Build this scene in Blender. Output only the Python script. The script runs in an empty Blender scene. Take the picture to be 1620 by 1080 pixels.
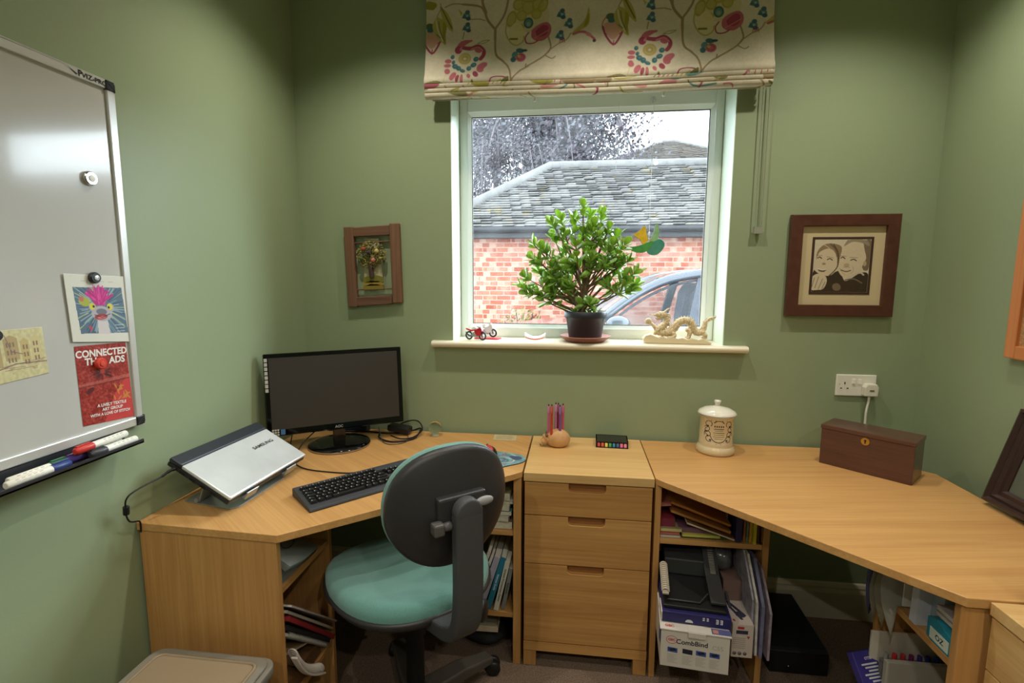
import bpy, bmesh, math, random
import numpy as np
from mathutils import Vector, Matrix
random.seed(7); np.random.seed(7)
S = bpy.context.scene
COL = S.collection
PI = math.pi
def R(d): return d * PI / 180

# ------------------------------------------------------------------ camera
yaw, pit, rol = R(7.06), R(7.29), R(.20)
fwd = Vector((-math.sin(yaw)*math.cos(pit), math.cos(yaw)*math.cos(pit), -math.sin(pit)))
r0 = Vector((math.cos(yaw), math.sin(yaw), 0)); u0 = r0.cross(fwd)
rt = r0*math.cos(rol) + u0*math.sin(rol); up = -r0*math.sin(rol) + u0*math.cos(rol)
cam = bpy.data.cameras.new('camera'); co = bpy.data.objects.new('camera', cam); COL.objects.link(co)
mw = Matrix((rt, up, -fwd)).transposed().to_4x4(); mw.translation = Vector((0, 0, 1.42)); co.matrix_world = mw
cam.sensor_width = 36; cam.lens = 36*800/1620; cam.clip_start = .02; cam.clip_end = 200
S.camera = co
S.view_settings.view_transform = 'Standard'; S.view_settings.look = 'None'
S.view_settings.exposure = 0.5; S.view_settings.gamma = 1; S.view_settings.use_curve_mapping = False

# ------------------------------------------------------------------ light
w = bpy.data.worlds.new('World'); S.world = w; w.use_nodes = True
wn = w.node_tree; wn.nodes.clear()
bg = wn.nodes.new('ShaderNodeBackground'); wo = wn.nodes.new('ShaderNodeOutputWorld')
bg.inputs[0].default_value = (.80, .92, 1.0, 1); bg.inputs[1].default_value = 4.6     # flat overcast sky
wn.links.new(bg.outputs[0], wo.inputs[0])
def spot(name, loc, tgt, power, size=110, blend=.6, col=(1, .92, .78), rad=.022):
    l = bpy.data.lights.new(name, 'SPOT'); l.energy = power; l.spot_size = R(size); l.spot_blend = blend; l.color = col; l.shadow_soft_size = rad
    o = bpy.data.objects.new(name, l); COL.objects.link(o); o.location = loc
    o.rotation_euler = (Vector(tgt)-Vector(loc)).to_track_quat('-Z', 'Y').to_euler(); return o
for x in (-.72, .10, .95):                                    # row of ceiling downlights near the window wall
    spot('downlight_or_fill', (x, 1.62, 2.585), (x, 1.66, 0), 23, 128, .9)
for x in (-.5, .10, .75):                                     # second row above the camera, added as fill light
    spot('downlight_or_fill', (x, .15, 2.585), (x, .3, 0), 15, 135, 1.0)
for x in (-.6, .8):                                           # third row, added fill light from the back of the room
    spot('downlight_or_fill', (x, -.9, 2.585), (x, -.6, 0), 27, 150, .8)
l = bpy.data.lights.new('window_daylight', 'AREA'); l.shape = 'RECTANGLE'; l.size = 1.0; l.size_y = .9; l.energy = 9; l.color = (.8, .92, 1.0)
o = bpy.data.objects.new('window_daylight', l); COL.objects.link(o); o.location = (.04, 2.36, 1.67); o.rotation_euler = (R(-90), 0, 0)
l.cycles.is_portal = True; bpy.data.objects.remove(o)

l = bpy.data.lights.new('fill_sun', 'SUN'); l.energy = 6.5; l.angle = R(45); l.color = (.78, .92, 1.0)      # wide soft sun added to wash the left wall with cool light
o = bpy.data.objects.new('fill_sun', l); COL.objects.link(o); o.rotation_euler = Vector((-1.15, -1.0, -.52)).to_track_quat('-Z', 'Y').to_euler()

# ------------------------------------------------------------------ helpers
def lin(c):
    return tuple((x/255/12.92 if x/255 <= .04045 else ((x/255+.055)/1.055)**2.4) for x in c[:3])
_m = {}
def mat(name, col, rough=.5, metal=0, spec=.5, coat=0, trans=0, var=0, vscale=20, bump=0, bscale=200, emis=None, ior=1.45, sheen=0, alpha=1):
    if name in _m: return _m[name]
    m = bpy.data.materials.new(name); m.use_nodes = True; nt = m.node_tree
    b = nt.nodes['Principled BSDF']; c = lin(col)
    b.inputs['Base Color'].default_value = (*c, 1); b.inputs['Roughness'].default_value = rough
    b.inputs['Metallic'].default_value = metal; b.inputs['Specular IOR Level'].default_value = spec
    b.inputs['Coat Weight'].default_value = coat; b.inputs['Transmission Weight'].default_value = trans
    b.inputs['IOR'].default_value = ior; b.inputs['Sheen Weight'].default_value = sheen; b.inputs['Alpha'].default_value = alpha
    if emis: b.inputs['Emission Color'].default_value = (*c, 1); b.inputs['Emission Strength'].default_value = emis
    if var or bump: tc = nt.nodes.new('ShaderNodeTexCoord')
    if var:
        n = nt.nodes.new('ShaderNodeTexNoise'); n.inputs['Scale'].default_value = vscale; n.inputs['Detail'].default_value = 5
        r = nt.nodes.new('ShaderNodeValToRGB'); r.color_ramp.elements[0].position = .3; r.color_ramp.elements[1].position = .7
        r.color_ramp.elements[0].color = (*[x*(1-var) for x in c], 1); r.color_ramp.elements[1].color = (*[min(1, x*(1+var)) for x in c], 1)
        nt.links.new(tc.outputs['Object'], n.inputs['Vector']); nt.links.new(n.outputs['Fac'], r.inputs[0]); nt.links.new(r.outputs[0], b.inputs['Base Color'])
    if bump:
        n = nt.nodes.new('ShaderNodeTexNoise'); n.inputs['Scale'].default_value = bscale; n.inputs['Detail'].default_value = 3
        bp = nt.nodes.new('ShaderNodeBump'); bp.inputs['Strength'].default_value = bump; bp.inputs['Distance'].default_value = .002
        nt.links.new(tc.outputs['Object'], n.inputs['Vector']); nt.links.new(n.outputs['Fac'], bp.inputs['Height']); nt.links.new(bp.outputs[0], b.inputs['Normal'])
    _m[name] = m; return m
def wood(name, col, dark, axis=0, rough=.38, sc=1.0, rot=0, coat=.1, contrast=1.0):
    """straight fine grain along one object axis"""
    if name in _m: return _m[name]
    m = bpy.data.materials.new(name); m.use_nodes = True; nt = m.node_tree; b = nt.nodes['Principled BSDF']
    tc = nt.nodes.new('ShaderNodeTexCoord'); mr = nt.nodes.new('ShaderNodeMapping'); mr.inputs['Rotation'].default_value = (0, 0, R(rot))
    mp = nt.nodes.new('ShaderNodeMapping'); s = [26*sc]*3; s[axis] = 1.3*sc; mp.inputs['Scale'].default_value = s
    nt.links.new(tc.outputs['Object'], mr.inputs[0]); nt.links.new(mr.outputs[0], mp.inputs[0])
    n1 = nt.nodes.new('ShaderNodeTexNoise'); n1.inputs['Scale'].default_value = 1.0; n1.inputs['Detail'].default_value = 3; n1.inputs['Distortion'].default_value = .35
    mp2 = nt.nodes.new('ShaderNodeMapping'); s2 = [150*sc]*3; s2[axis] = 4*sc; mp2.inputs['Scale'].default_value = s2
    n2 = nt.nodes.new('ShaderNodeTexNoise'); n2.inputs['Scale'].default_value = 1.0; n2.inputs['Detail'].default_value = 4
    nt.links.new(mr.outputs[0], mp2.inputs[0]); nt.links.new(mp.outputs[0], n1.inputs['Vector']); nt.links.new(mp2.outputs[0], n2.inputs['Vector'])
    mx = nt.nodes.new('ShaderNodeMath'); mx.operation = 'MULTIPLY_ADD'; mx.inputs[1].default_value = .45; nt.links.new(n2.outputs['Fac'], mx.inputs[0])
    m2 = nt.nodes.new('ShaderNodeMath'); m2.operation = 'MULTIPLY'; m2.inputs[1].default_value = .55; nt.links.new(n1.outputs['Fac'], m2.inputs[0]); nt.links.new(m2.outputs[0], mx.inputs[2])
    r = nt.nodes.new('ShaderNodeValToRGB'); r.color_ramp.elements[0].position = .5-.18/contrast; r.color_ramp.elements[1].position = .5+.14/contrast
    r.color_ramp.elements[0].color = (*lin(dark), 1); r.color_ramp.elements[1].color = (*lin(col), 1)
    nt.links.new(mx.outputs[0], r.inputs[0]); nt.links.new(r.outputs[0], b.inputs['Base Color'])
    b.inputs['Roughness'].default_value = rough; b.inputs['Coat Weight'].default_value = coat; b.inputs['Coat Roughness'].default_value = .25
    _m[name] = m; return m
def vcmat(name, rough=.6, spec=.4, coat=0):
    if name in _m: return _m[name]
    m = bpy.data.materials.new(name); m.use_nodes = True; nt = m.node_tree; b = nt.nodes['Principled BSDF']
    a = nt.nodes.new('ShaderNodeAttribute'); a.attribute_name = 'Col'; nt.links.new(a.outputs['Color'], b.inputs['Base Color'])
    b.inputs['Roughness'].default_value = rough; b.inputs['Specular IOR Level'].default_value = spec; b.inputs['Coat Weight'].default_value = coat
    _m[name] = m; return m

_tc = {}
def textgeo(s, size, bold=0, align='CENTER'):
    k = (s, size, bold, align)
    if k in _tc: return _tc[k]
    c = bpy.data.curves.new('t', 'FONT'); c.body = s; c.size = size; c.align_x = align; c.align_y = 'CENTER'; c.offset = bold*size; c.resolution_u = 3
    ob = bpy.data.objects.new('t', c); COL.objects.link(ob); bpy.context.view_layer.update()
    me = bpy.data.meshes.new_from_object(ob.evaluated_get(bpy.context.evaluated_depsgraph_get()))
    vs = [tuple(v.co) for v in me.vertices]; fs = [tuple(p.vertices) for p in me.polygons]
    bpy.data.objects.remove(ob); bpy.data.meshes.remove(me); bpy.data.curves.remove(c)
    _tc[k] = (vs, fs); return vs, fs

def frame(o, x, y):
    """matrix from an origin and the directions of local x and y"""
    x = Vector(x).normalized(); z = x.cross(Vector(y)).normalized(); y = z.cross(x)
    m = Matrix((x, y, z)).transposed().to_4x4(); m.translation = Vector(o); return m
def TR(x, y, z, rz=0, rx=0, ry=0):
    return Matrix.Translation((x, y, z)) @ Matrix.Rotation(R(rz), 4, 'Z') @ Matrix.Rotation(R(ry), 4, 'Y') @ Matrix.Rotation(R(rx), 4, 'X')

class MB:
    def __init__(s): s.v = []; s.f = []; s.m = []; s.s = []
    def add(s, vs, fs, mi=0, sm=False, T=None):
        n = len(s.v)
        s.v += [tuple(T @ Vector(v)) if T is not None else tuple(v) for v in vs]
        for f in fs: s.f.append([i+n for i in f]); s.m.append(mi); s.s.append(sm)
        return s
    def box(s, x0, x1, y0, y1, z0, z1, mi=0, T=None):
        x0, x1 = sorted((x0, x1)); y0, y1 = sorted((y0, y1)); z0, z1 = sorted((z0, z1))
        vs = [(x, y, z) for z in (z0, z1) for y in (y0, y1) for x in (x0, x1)]
        return s.add(vs, [(0, 2, 3, 1), (4, 5, 7, 6), (0, 1, 5, 4), (1, 3, 7, 5), (3, 2, 6, 7), (2, 0, 4, 6)], mi, False, T)
    def prism(s, poly, a, b, axis='z', mi=0, T=None, sm=False, scale2=None):
        """poly extruded along axis from a to b; 'z': (x,y), 'y': (x,z), 'x': (y,z)"""
        def P(p, t):
            return (p[0], p[1], t) if axis == 'z' else (p[0], t, p[1]) if axis == 'y' else (t, p[0], p[1])
        n = len(poly); ar = sum(poly[i][0]*poly[(i+1) % n][1]-poly[(i+1) % n][0]*poly[i][1] for i in range(n))
        if (ar < 0) != (axis == 'y'): poly = poly[::-1]
        if a > b: a, b = b, a
        p2 = poly
        if scale2:
            cx = sum(p[0] for p in poly)/n; cy = sum(p[1] for p in poly)/n
            p2 = [(cx+(p[0]-cx)*scale2, cy+(p[1]-cy)*scale2) for p in poly]
        vs = [P(p, a) for p in poly]+[P(p, b) for p in p2]
        s.add(vs, [tuple(range(n))[::-1], tuple(range(n, 2*n))], mi, False, T)
        s.add(vs, [(i, (i+1) % n, n+(i+1) % n, n+i) for i in range(n)], mi, sm, T); return s
    def tube(s, pts, r, n=8, mi=0, closed=False, T=None, flat=None, sm=True):
        """round bar along points; r number or list; flat=(w,h) rectangular bar with fixed sideways direction handled by frames"""
        P = [Vector(p) for p in pts]; N = len(P); rr = r if isinstance(r, (list, tuple)) else [r]*N
        tg = []
        for i in range(N):
            a = P[(i-1) % N] if (closed or i > 0) else P[i]; b = P[(i+1) % N] if (closed or i < N-1) else P[i]
            tg.append((b-a).normalized())
        u = tg[0].orthogonal().normalized(); vs = []
        for i in range(N):
            u = (u-tg[i]*u.dot(tg[i])); u = u.normalized() if u.length > 1e-6 else tg[i].orthogonal().normalized()
            w_ = tg[i].cross(u)
            for k in range(n):
                a = 2*PI*k/n; vs.append(P[i]+(u*math.cos(a)+w_*math.sin(a))*rr[i])
        fs = []
        for i in range(N if closed else N-1):
            j = (i+1) % N
            for k in range(n): k2 = (k+1) % n; fs.append((i*n+k, i*n+k2, j*n+k2, j*n+k))
        s.add(vs, fs, mi, sm, T)
        if not closed: s.add(vs, [tuple(range(n))[::-1], tuple(range((N-1)*n, N*n))], mi, False, T)
        return s
    def bar(s, pts, side, w, t, mi=0, T=None):
        """rectangular bar along pts; side = sideways direction, w its width(s) , t its thickness(es)"""
        P = [Vector(p) for p in pts]; N = len(P); sd = Vector(side).normalized(); vs = []
        ww = w if isinstance(w, (list, tuple)) else [w]*N; tt = t if isinstance(t, (list, tuple)) else [t]*N
        for i in range(N):
            a = P[max(0, i-1)]; b = P[min(N-1, i+1)]; d = (b-a).normalized(); nn = sd.cross(d).normalized()
            for (p, q) in ((-1, -1), (1, -1), (1, 1), (-1, 1)): vs.append(P[i]+sd*(p*ww[i]/2)+nn*(q*tt[i]/2))
        fs = [(i*4+k, i*4+(k+1) % 4, (i+1)*4+(k+1) % 4, (i+1)*4+k) for i in range(N-1) for k in range(4)]
        fs += [(3, 2, 1, 0), (N*4-4, N*4-3, N*4-2, N*4-1)]
        return s.add(vs, fs, mi, False, T)
    def lathe(s, prof, n=32, mi=0, T=None, c=(0, 0, 0), sm=True):
        vs = []; fs = []; N = len(prof)
        for (r, z) in prof:
            for k in range(n): a = 2*PI*k/n; vs.append((c[0]+r*math.cos(a), c[1]+r*math.sin(a), c[2]+z))
        for i in range(N-1):
            for k in range(n): k2 = (k+1) % n; fs.append((i*n+k, i*n+k2, (i+1)*n+k2, (i+1)*n+k))
        s.add(vs, fs, mi, sm, T)
        if prof[0][0] > 1e-5: s.add(vs[:n], [tuple(range(n))[::-1]], mi, False, T)
        if prof[-1][0] > 1e-5: s.add(vs[-n:], [tuple(range(n))], mi, False, T)
        return s
    def ball(s, c, r, n=16, mi=0, T=None):
        r = r if isinstance(r, (list, tuple)) else (r, r, r); h = max(6, n//2)
        vs = []; fs = []
        for i in range(h+1):
            p = PI*i/h-PI/2
            for k in range(n):
                a = 2*PI*k/n; vs.append((c[0]+r[0]*math.cos(p)*math.cos(a), c[1]+r[1]*math.cos(p)*math.sin(a), c[2]+r[2]*math.sin(p)))
        for i in range(h):
            for k in range(n): k2 = (k+1) % n; fs.append((i*n+k, i*n+k2, (i+1)*n+k2, (i+1)*n+k))
        return s.add(vs, fs, mi, True, T)
    def text(s, t, size, T, mi=0, bold=0, align='CENTER', sx=1):
        vs, fs = textgeo(t, size, bold, align); return s.add([(v[0]*sx, v[1], 0) for v in vs], fs, mi, False, T)
    def build(s, name, mats, parent=None, bevel=0, seg=2, sub=0, weld=False, loc=None):
        used = sorted({i for f in s.f for i in f})
        if len(used) < len(s.v): mp = {o: n for n, o in enumerate(used)}; s.v = [s.v[i] for i in used]; s.f = [[mp[i] for i in f] for f in s.f]
        me = bpy.data.meshes.new(name)
        vs = s.v if loc is None else [(a-loc[0], b-loc[1], c-loc[2]) for a, b, c in s.v]
        me.from_pydata(vs, [], s.f); 
        for m in (mats if isinstance(mats, (list, tuple)) else [mats]): me.materials.append(m)
        me.polygons.foreach_set('material_index', s.m); me.polygons.foreach_set('use_smooth', s.s)
        ob = bpy.data.objects.new(name, me); COL.objects.link(ob)
        if loc is not None: ob.location = loc
        if weld or sub or bevel:
            bm = bmesh.new(); bm.from_mesh(me); bmesh.ops.remove_doubles(bm, verts=bm.verts, dist=1e-5)
            bm.to_mesh(me); bm.free()
        me.update()
        if bevel:
            b = ob.modifiers.new('b', 'BEVEL'); b.width = bevel; b.segments = seg; b.limit_method = 'ANGLE'; b.angle_limit = R(40); b.harden_normals = False
        if sub:
            b = ob.modifiers.new('s', 'SUBSURF'); b.levels = sub; b.render_levels = sub
        if parent is not None: ob.parent = parent
        return ob
def tag(o, label=None, cat=None, group=None, kind=None):
    if label: o['label'] = label
    if cat: o['category'] = cat
    if group: o['group'] = group
    if kind: o['kind'] = kind
    return o
def thing(name, label, cat, loc=(0, 0, 0), rz=0, group=None, rot=None):
    o = bpy.data.objects.new(name, None); COL.objects.link(o); o.location = loc; o.empty_display_size = .05
    o.rotation_euler = rot if rot else (0, 0, R(rz)); return tag(o, label, cat, group)
def struct(o): o['kind'] = 'structure'; return o
def copy_tree(o, parent=None):
    c = o.copy(); COL.objects.link(c)
    if parent is not None: c.parent = parent
    for ch in [x for x in COL.objects if x.parent == o]: copy_tree(ch, c)
    return c

# canvas: a small numpy drawing surface whose colours go onto a fine grid mesh
class Cv:
    def __init__(s, W, H, res, bgc):
        s.W, s.H, s.k = W, H, res; s.w = int(W*res)+1; s.h = int(H*res)+1
        s.a = np.zeros((s.h, s.w, 3)); s.a[:] = bgc
        s.Y, s.X = np.mgrid[0:s.h, 0:s.w]/res
    def put(s, msk, c, al=1.0, sl=None):
        sl = sl or (slice(None), slice(None)); m = (msk*al)[..., None]; s.a[sl] = s.a[sl]*(1-m)+np.array(c)*m
    def sl(s, x0, x1, y0, y1):
        f = lambda v, n: int(max(0, min(n, v)))
        return (slice(f(y0*s.k-1, s.h), f(y1*s.k+2, s.h)), slice(f(x0*s.k-1, s.w), f(x1*s.k+2, s.w)))
    def ell(s, cx, cy, rx, ry, c, rot=0, al=1.0):
        m = max(rx, ry); q = s.sl(cx-m, cx+m, cy-m, cy+m); X = s.X[q]-cx; Y = s.Y[q]-cy; a = R(rot)
        u = X*math.cos(a)+Y*math.sin(a); v = -X*math.sin(a)+Y*math.cos(a)
        d = np.sqrt((u/rx)**2+(v/ry)**2); s.put(np.clip((1-d)*min(rx, ry)*s.k+.5, 0, 1), c, al, q); return s
    def ring(s, cx, cy, rx, ry, wd, c, rot=0, al=1.0):
        m = max(rx, ry)+wd; q = s.sl(cx-m, cx+m, cy-m, cy+m); X = s.X[q]-cx; Y = s.Y[q]-cy; a = R(rot)
        u = X*math.cos(a)+Y*math.sin(a); v = -X*math.sin(a)+Y*math.cos(a)
        d = abs(np.sqrt((u/rx)**2+(v/ry)**2)-1)*min(rx, ry); s.put(np.clip((wd/2-d)*s.k+.5, 0, 1), c, al, q); return s
    def poly(s, pts, c, al=1.0):
        xs = [p[0] for p in pts]; ys = [p[1] for p in pts]; q = s.sl(min(xs), max(xs), min(ys), max(ys)); X = s.X[q]; Y = s.Y[q]
        ins = np.zeros(X.shape, bool); n = len(pts)
        for i in range(n):
            x1, y1 = pts[i]; x2, y2 = pts[(i+1) % n]
            if y1 == y2: continue
            c_ = ((y1 > Y) != (y2 > Y)) & (X < (x2-x1)*(Y-y1)/(y2-y1)+x1); ins ^= c_
        s.put(ins.astype(float), c, al, q); return s
    def line(s, pts, wd, c, al=1.0):
        wds = wd if isinstance(wd, (list, tuple)) else [wd]*len(pts)
        for i in range(len(pts)-1):
            (x1, y1), (x2, y2) = pts[i], pts[i+1]; w_ = max(wds[i], wds[i+1])
            q = s.sl(min(x1, x2)-w_, max(x1, x2)+w_, min(y1, y2)-w_, max(y1, y2)+w_); X = s.X[q]; Y = s.Y[q]
            L = (x2-x1)**2+(y2-y1)**2+1e-9; t = np.clip(((X-x1)*(x2-x1)+(Y-y1)*(y2-y1))/L, 0, 1)
            d = np.hypot(X-x1-t*(x2-x1), Y-y1-t*(y2-y1)); ww = (wds[i]*(1-t)+wds[i+1]*t)/2
            s.put(np.clip((ww-d)*s.k+.5, 0, 1), c, al, q)
        return s
    def noise(s, amp, cell=1.0):
        n = np.random.rand(int(s.H/cell)+3, int(s.W/cell)+3)
        yi = s.Y/cell; xi = s.X/cell; y0 = yi.astype(int); x0 = xi.astype(int); fy = yi-y0; fx = xi-x0
        v = (n[y0, x0]*(1-fx)+n[y0, x0+1]*fx)*(1-fy)+(n[y0+1, x0]*(1-fx)+n[y0+1, x0+1]*fx)*fy
        s.a = np.clip(s.a+(v[..., None]-.5)*2*amp, 0, 255); return s
    def mesh(s, name, fn, m, parent=None, extra=None):
        """fn(x,y) in canvas units -> 3D"""
        h, w_ = s.h, s.w; xs = np.arange(w_)/s.k; ys = np.arange(h)/s.k
        vs = [fn(x, y) for y in ys for x in xs]
        fs = [(r*w_+c, (r+1)*w_+c, (r+1)*w_+c+1, r*w_+c+1) for r in range(h-1) for c in range(w_-1)]
        col = s.a.reshape(-1, 3)/255; col = np.where(col <= .04045, col/12.92, ((col+.055)/1.055)**2.4)
        me = bpy.data.meshes.new(name); mats = [m]; mi = [0]*len(fs)
        if extra:
            n = len(vs); vs += extra.v; fs += [[i+n for i in f] for f in extra.f]; mi += [i+1 for i in extra.m]; mats += extra.mats
            col = np.vstack([col, np.ones((len(extra.v), 3))])
        me.from_pydata(vs, [], fs)
        for x in mats: me.materials.append(x)
        me.polygons.foreach_set('material_index', mi); me.polygons.foreach_set('use_smooth', [i == 0 for i in mi])
        at = me.color_attributes.new('Col', 'FLOAT_COLOR', 'POINT'); at.data.foreach_set('color', np.hstack([col, np.ones((len(col), 1))]).ravel())
        ob = bpy.data.objects.new(name, me); COL.objects.link(ob)
        if parent is not None: ob.parent = parent
        return ob
def bez(p0, p1, p2, p3, n=12):
    return [tuple((1-t)**3*a+3*(1-t)**2*t*b+3*(1-t)*t*t*c+t**3*d for a, b, c, d in zip(p0, p1, p2, p3)) for t in [i/n for i in range(n+1)]]
def cat_(pts, n=6):
    """smooth curve through points (Catmull-Rom)"""
    P = [Vector(p) for p in pts]; out = []
    for i in range(len(P)-1):
        a = P[max(0, i-1)]; b = P[i]; c = P[i+1]; d = P[min(len(P)-1, i+2)]
        for k in range(n):
            t = k/n; out.append(.5*((2*b)+(c-a)*t+(2*a-5*b+4*c-d)*t*t+(3*b-a-3*c+d)*t**3))
    out.append(P[-1]); return out
# ------------------------------------------------------------------ materials
WALL = mat('wall_paint', (147, 161, 129), .42, spec=.35, bump=.12, bscale=90)
WHITE_P = mat('white_paint', (226, 228, 218), .35)
REVEAL = mat('reveal_paint', (216, 230, 212), .4)
UPVC = mat('white_upvc', (238, 242, 238), .22)
SILLM = mat('sill_cream', (228, 220, 198), .3)
OAKX = wood('oak_x', (208, 160, 100), (184, 133, 76), 0)
OAKZ = wood('oak_z', (204, 154, 94), (178, 127, 72), 2)
OAKY = wood('oak_y', (206, 158, 98), (182, 131, 75), 1)
OAKD = wood('oak_drawer', (206, 156, 94), (174, 122, 66), 0, sc=.8)
OAKP = wood('oak_pale', (222, 184, 126), (204, 160, 100), 0)
OAKDIAG = wood('oak_diag', (212, 164, 104), (188, 138, 82), 0, rot=-8)
OAKDIAG2 = wood('oak_diag2', (212, 164, 104), (188, 138, 82), 0, rot=38)
BLACK = mat('black_plastic', (26, 26, 28), .45, bump=.1, bscale=600)
BLKGL = mat('black_gloss', (10, 10, 11), .08)
DGREY = mat('dark_grey_plastic', (58, 60, 66), .5, bump=.2, bscale=700)
CABLE = mat('cable_black', (18, 18, 19), .5)
CHROME = mat('chrome', (210, 212, 214), .2, metal=1)
ALU = mat('aluminium', (196, 200, 204), .35, metal=.85)
WHT = mat('white_plastic', (232, 230, 220), .35)
PAPER = mat('paper_white', (222, 220, 214), .8)
INK = mat('ink_black', (25, 25, 28), .7)
def colm(c, r=.55): return mat('c_%d_%d_%d_%d' % (*c, int(r*100)), c, r)

# ------------------------------------------------------------------ the room
XL, XR, YB, YF, ZC = -1.20, 1.34, 2.13, -1.5, 2.62
WX0, WX1, WZ0, WZ1 = -.523, .603, 1.146, 2.24       # the opening of the window
b = MB(); b.box(XL-.1, XR+.1, YF-.1, YB+.1, -.1, 0)
cm = mat('carpet', (116, 98, 84), .95, var=.5, vscale=230, bump=1.0, bscale=420)
struct(b.build('floor', cm))
b = MB(); b.box(XL-.1, XR+.1, YF-.1, YB+.3, ZC, ZC+.1); struct(b.build('ceiling', WHITE_P))
b = MB(); T_ = .30
b.box(XL-.1, WX0, YB, YB+T_, 0, ZC); b.box(WX1, XR+.1, YB, YB+T_, 0, ZC); b.box(WX0, WX1, YB, YB+T_, 0, WZ0-.03); b.box(WX0, WX1, YB, YB+T_, WZ1, ZC)
struct(b.build('wall_back', WALL))
b = MB(); b.box(XL-.1, XL, YF, YB, 0, ZC); struct(b.build('wall_left', WALL))
b = MB(); b.box(XR, XR+.1, YF, YB, 0, ZC); struct(b.build('wall_right', WALL))
b = MB(); b.box(XL, XR, YF-.1, YF, 0, ZC); struct(b.build('wall_front', WALL))
def skirt(name, x0, y0, x1, y1, nx, ny):
    pr = [(0, 0), (.018, 0), (.018, .115), (.012, .130), (.012, .138), (.006, .150), (0, .155)]
    b = MB(); L = math.hypot(x1-x0, y1-y0); T = frame((x0, y0, 0), (nx, ny, 0), (0, 0, 1))
    d = T.to_3x3() @ Vector((0, 0, 1)); s = 1 if d.dot(Vector((x1-x0, y1-y0, 0))) > 0 else -1
    b.prism(pr, 0, s*L, 'z', T=T); struct(b.build(name, mat('skirting_paint', (205, 196, 172), .4)))
skirt('baseboard_back', XL, YB, XR, YB, 0, -1); skirt('baseboard_left', XL, YF, XL, YB-.02, 1, 0); skirt('baseboard_right', XR, YF, XR, YB-.02, -1, 0)

# window: reveals, frame, beads, pane, sill
wd = bpy.data.objects.new('window_1', None); COL.objects.link(wd); wd.location = (.04, YB+.2, WZ0); wd['kind'] = 'structure'
wd['label'] = 'white framed window above the desks'
def wpart(b, name, m, **k):
    o = b.build(name, m, wd, **k); o.matrix_parent_inverse = Matrix.Translation(wd.location).inverted(); return o
b = MB(); e = .003
b.box(WX0, WX0+e, YB+.001, YB+.155, WZ0, WZ1); b.box(WX1-e, WX1, YB+.001, YB+.155, WZ0, WZ1); b.box(WX0, WX1, YB+.001, YB+.155, WZ1-e, WZ1)
wpart(b, 'reveal', REVEAL)
fx0, fx1, fz0, fz1, fy = WX0+e, WX1-e, WZ0+.001, WZ1-e, YB+.155
gx0, gx1, gz0, gz1 = -.468, .548, 1.205, 2.118
b = MB(); b.box(fx0, gx0-.016, fy, fy+.06, fz0, fz1); b.box(gx1+.016, fx1, fy, fy+.06, fz0, fz1); b.box(gx0-.016, gx1+.016, fy, fy+.06, fz0, gz0-.014); b.box(gx0-.016, gx1+.016, fy, fy+.06, gz1+.016, fz1)
wpart(b, 'window_frame', UPVC, bevel=.004)
b = MB()
b.prism([(gx0-.016, fy+.004), (gx0, fy+.018), (gx0, fy+.04), (gx0-.016, fy+.04)], gz0-.014, gz1+.016)
b.prism([(gx1+.016, fy+.004), (gx1, fy+.018), (gx1, fy+.04), (gx1+.016, fy+.04)], gz0-.014, gz1+.016)
b.prism([(fy+.004, gz0-.014), (fy+.018, gz0), (fy+.04, gz0), (fy+.04, gz0-.014)], gx0-.016, gx1+.016, 'x')
b.prism([(fy+.004, gz1+.016), (fy+.018, gz1), (fy+.04, gz1), (fy+.04, gz1+.016)], gx0-.016, gx1+.016, 'x')
wpart(b, 'glazing_bead', UPVC)
b = MB(); q = .0025
for (a0, a1, c0, c1) in ((gx0, gx0+q, gz0, gz1), (gx1-q, gx1, gz0, gz1), (gx0, gx1, gz0, gz0+q), (gx0, gx1, gz1-q, gz1)): b.box(a0, a1, fy+.019, fy+.026, c0, c1)
wpart(b, 'rubber_gasket', mat('gasket', (60, 62, 64), .7))
gm = bpy.data.materials.new('pane_glass'); gm.use_nodes = True; nt = gm.node_tree; nt.nodes.clear()
out = nt.nodes.new('ShaderNodeOutputMaterial'); tr = nt.nodes.new('ShaderNodeBsdfTransparent'); gl = nt.nodes.new('ShaderNodeBsdfGlossy'); gl.inputs['Roughness'].default_value = .02
tl = nt.nodes.new('ShaderNodeBsdfTranslucent'); tl.inputs[0].default_value = (.9, .93, .95, 1)
fr = nt.nodes.new('ShaderNodeFresnel'); fr.inputs[0].default_value = 1.45; mx = nt.nodes.new('ShaderNodeMixShader'); m2 = nt.nodes.new('ShaderNodeMixShader')
tc = nt.nodes.new('ShaderNodeTexCoord'); ns = nt.nodes.new('ShaderNodeTexNoise'); ns.inputs['Scale'].default_value = 6; ns.inputs['Detail'].default_value = 6
rp = nt.nodes.new('ShaderNodeMapRange'); rp.inputs[1].default_value = .35; rp.inputs[2].default_value = .75; rp.inputs[3].default_value = .0; rp.inputs[4].default_value = .035
nt.links.new(tc.outputs['Object'], ns.inputs[0]); nt.links.new(ns.outputs[0], rp.inputs[0]); nt.links.new(rp.outputs[0], m2.inputs[0])
nt.links.new(tr.outputs[0], m2.inputs[1]); nt.links.new(tl.outputs[0], m2.inputs[2])
ge = nt.nodes.new('ShaderNodeNewGeometry'); sb = nt.nodes.new('ShaderNodeMath'); sb.operation = 'SUBTRACT'; sb.inputs[0].default_value = 1; mu = nt.nodes.new('ShaderNodeMath'); mu.operation = 'MULTIPLY'
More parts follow.
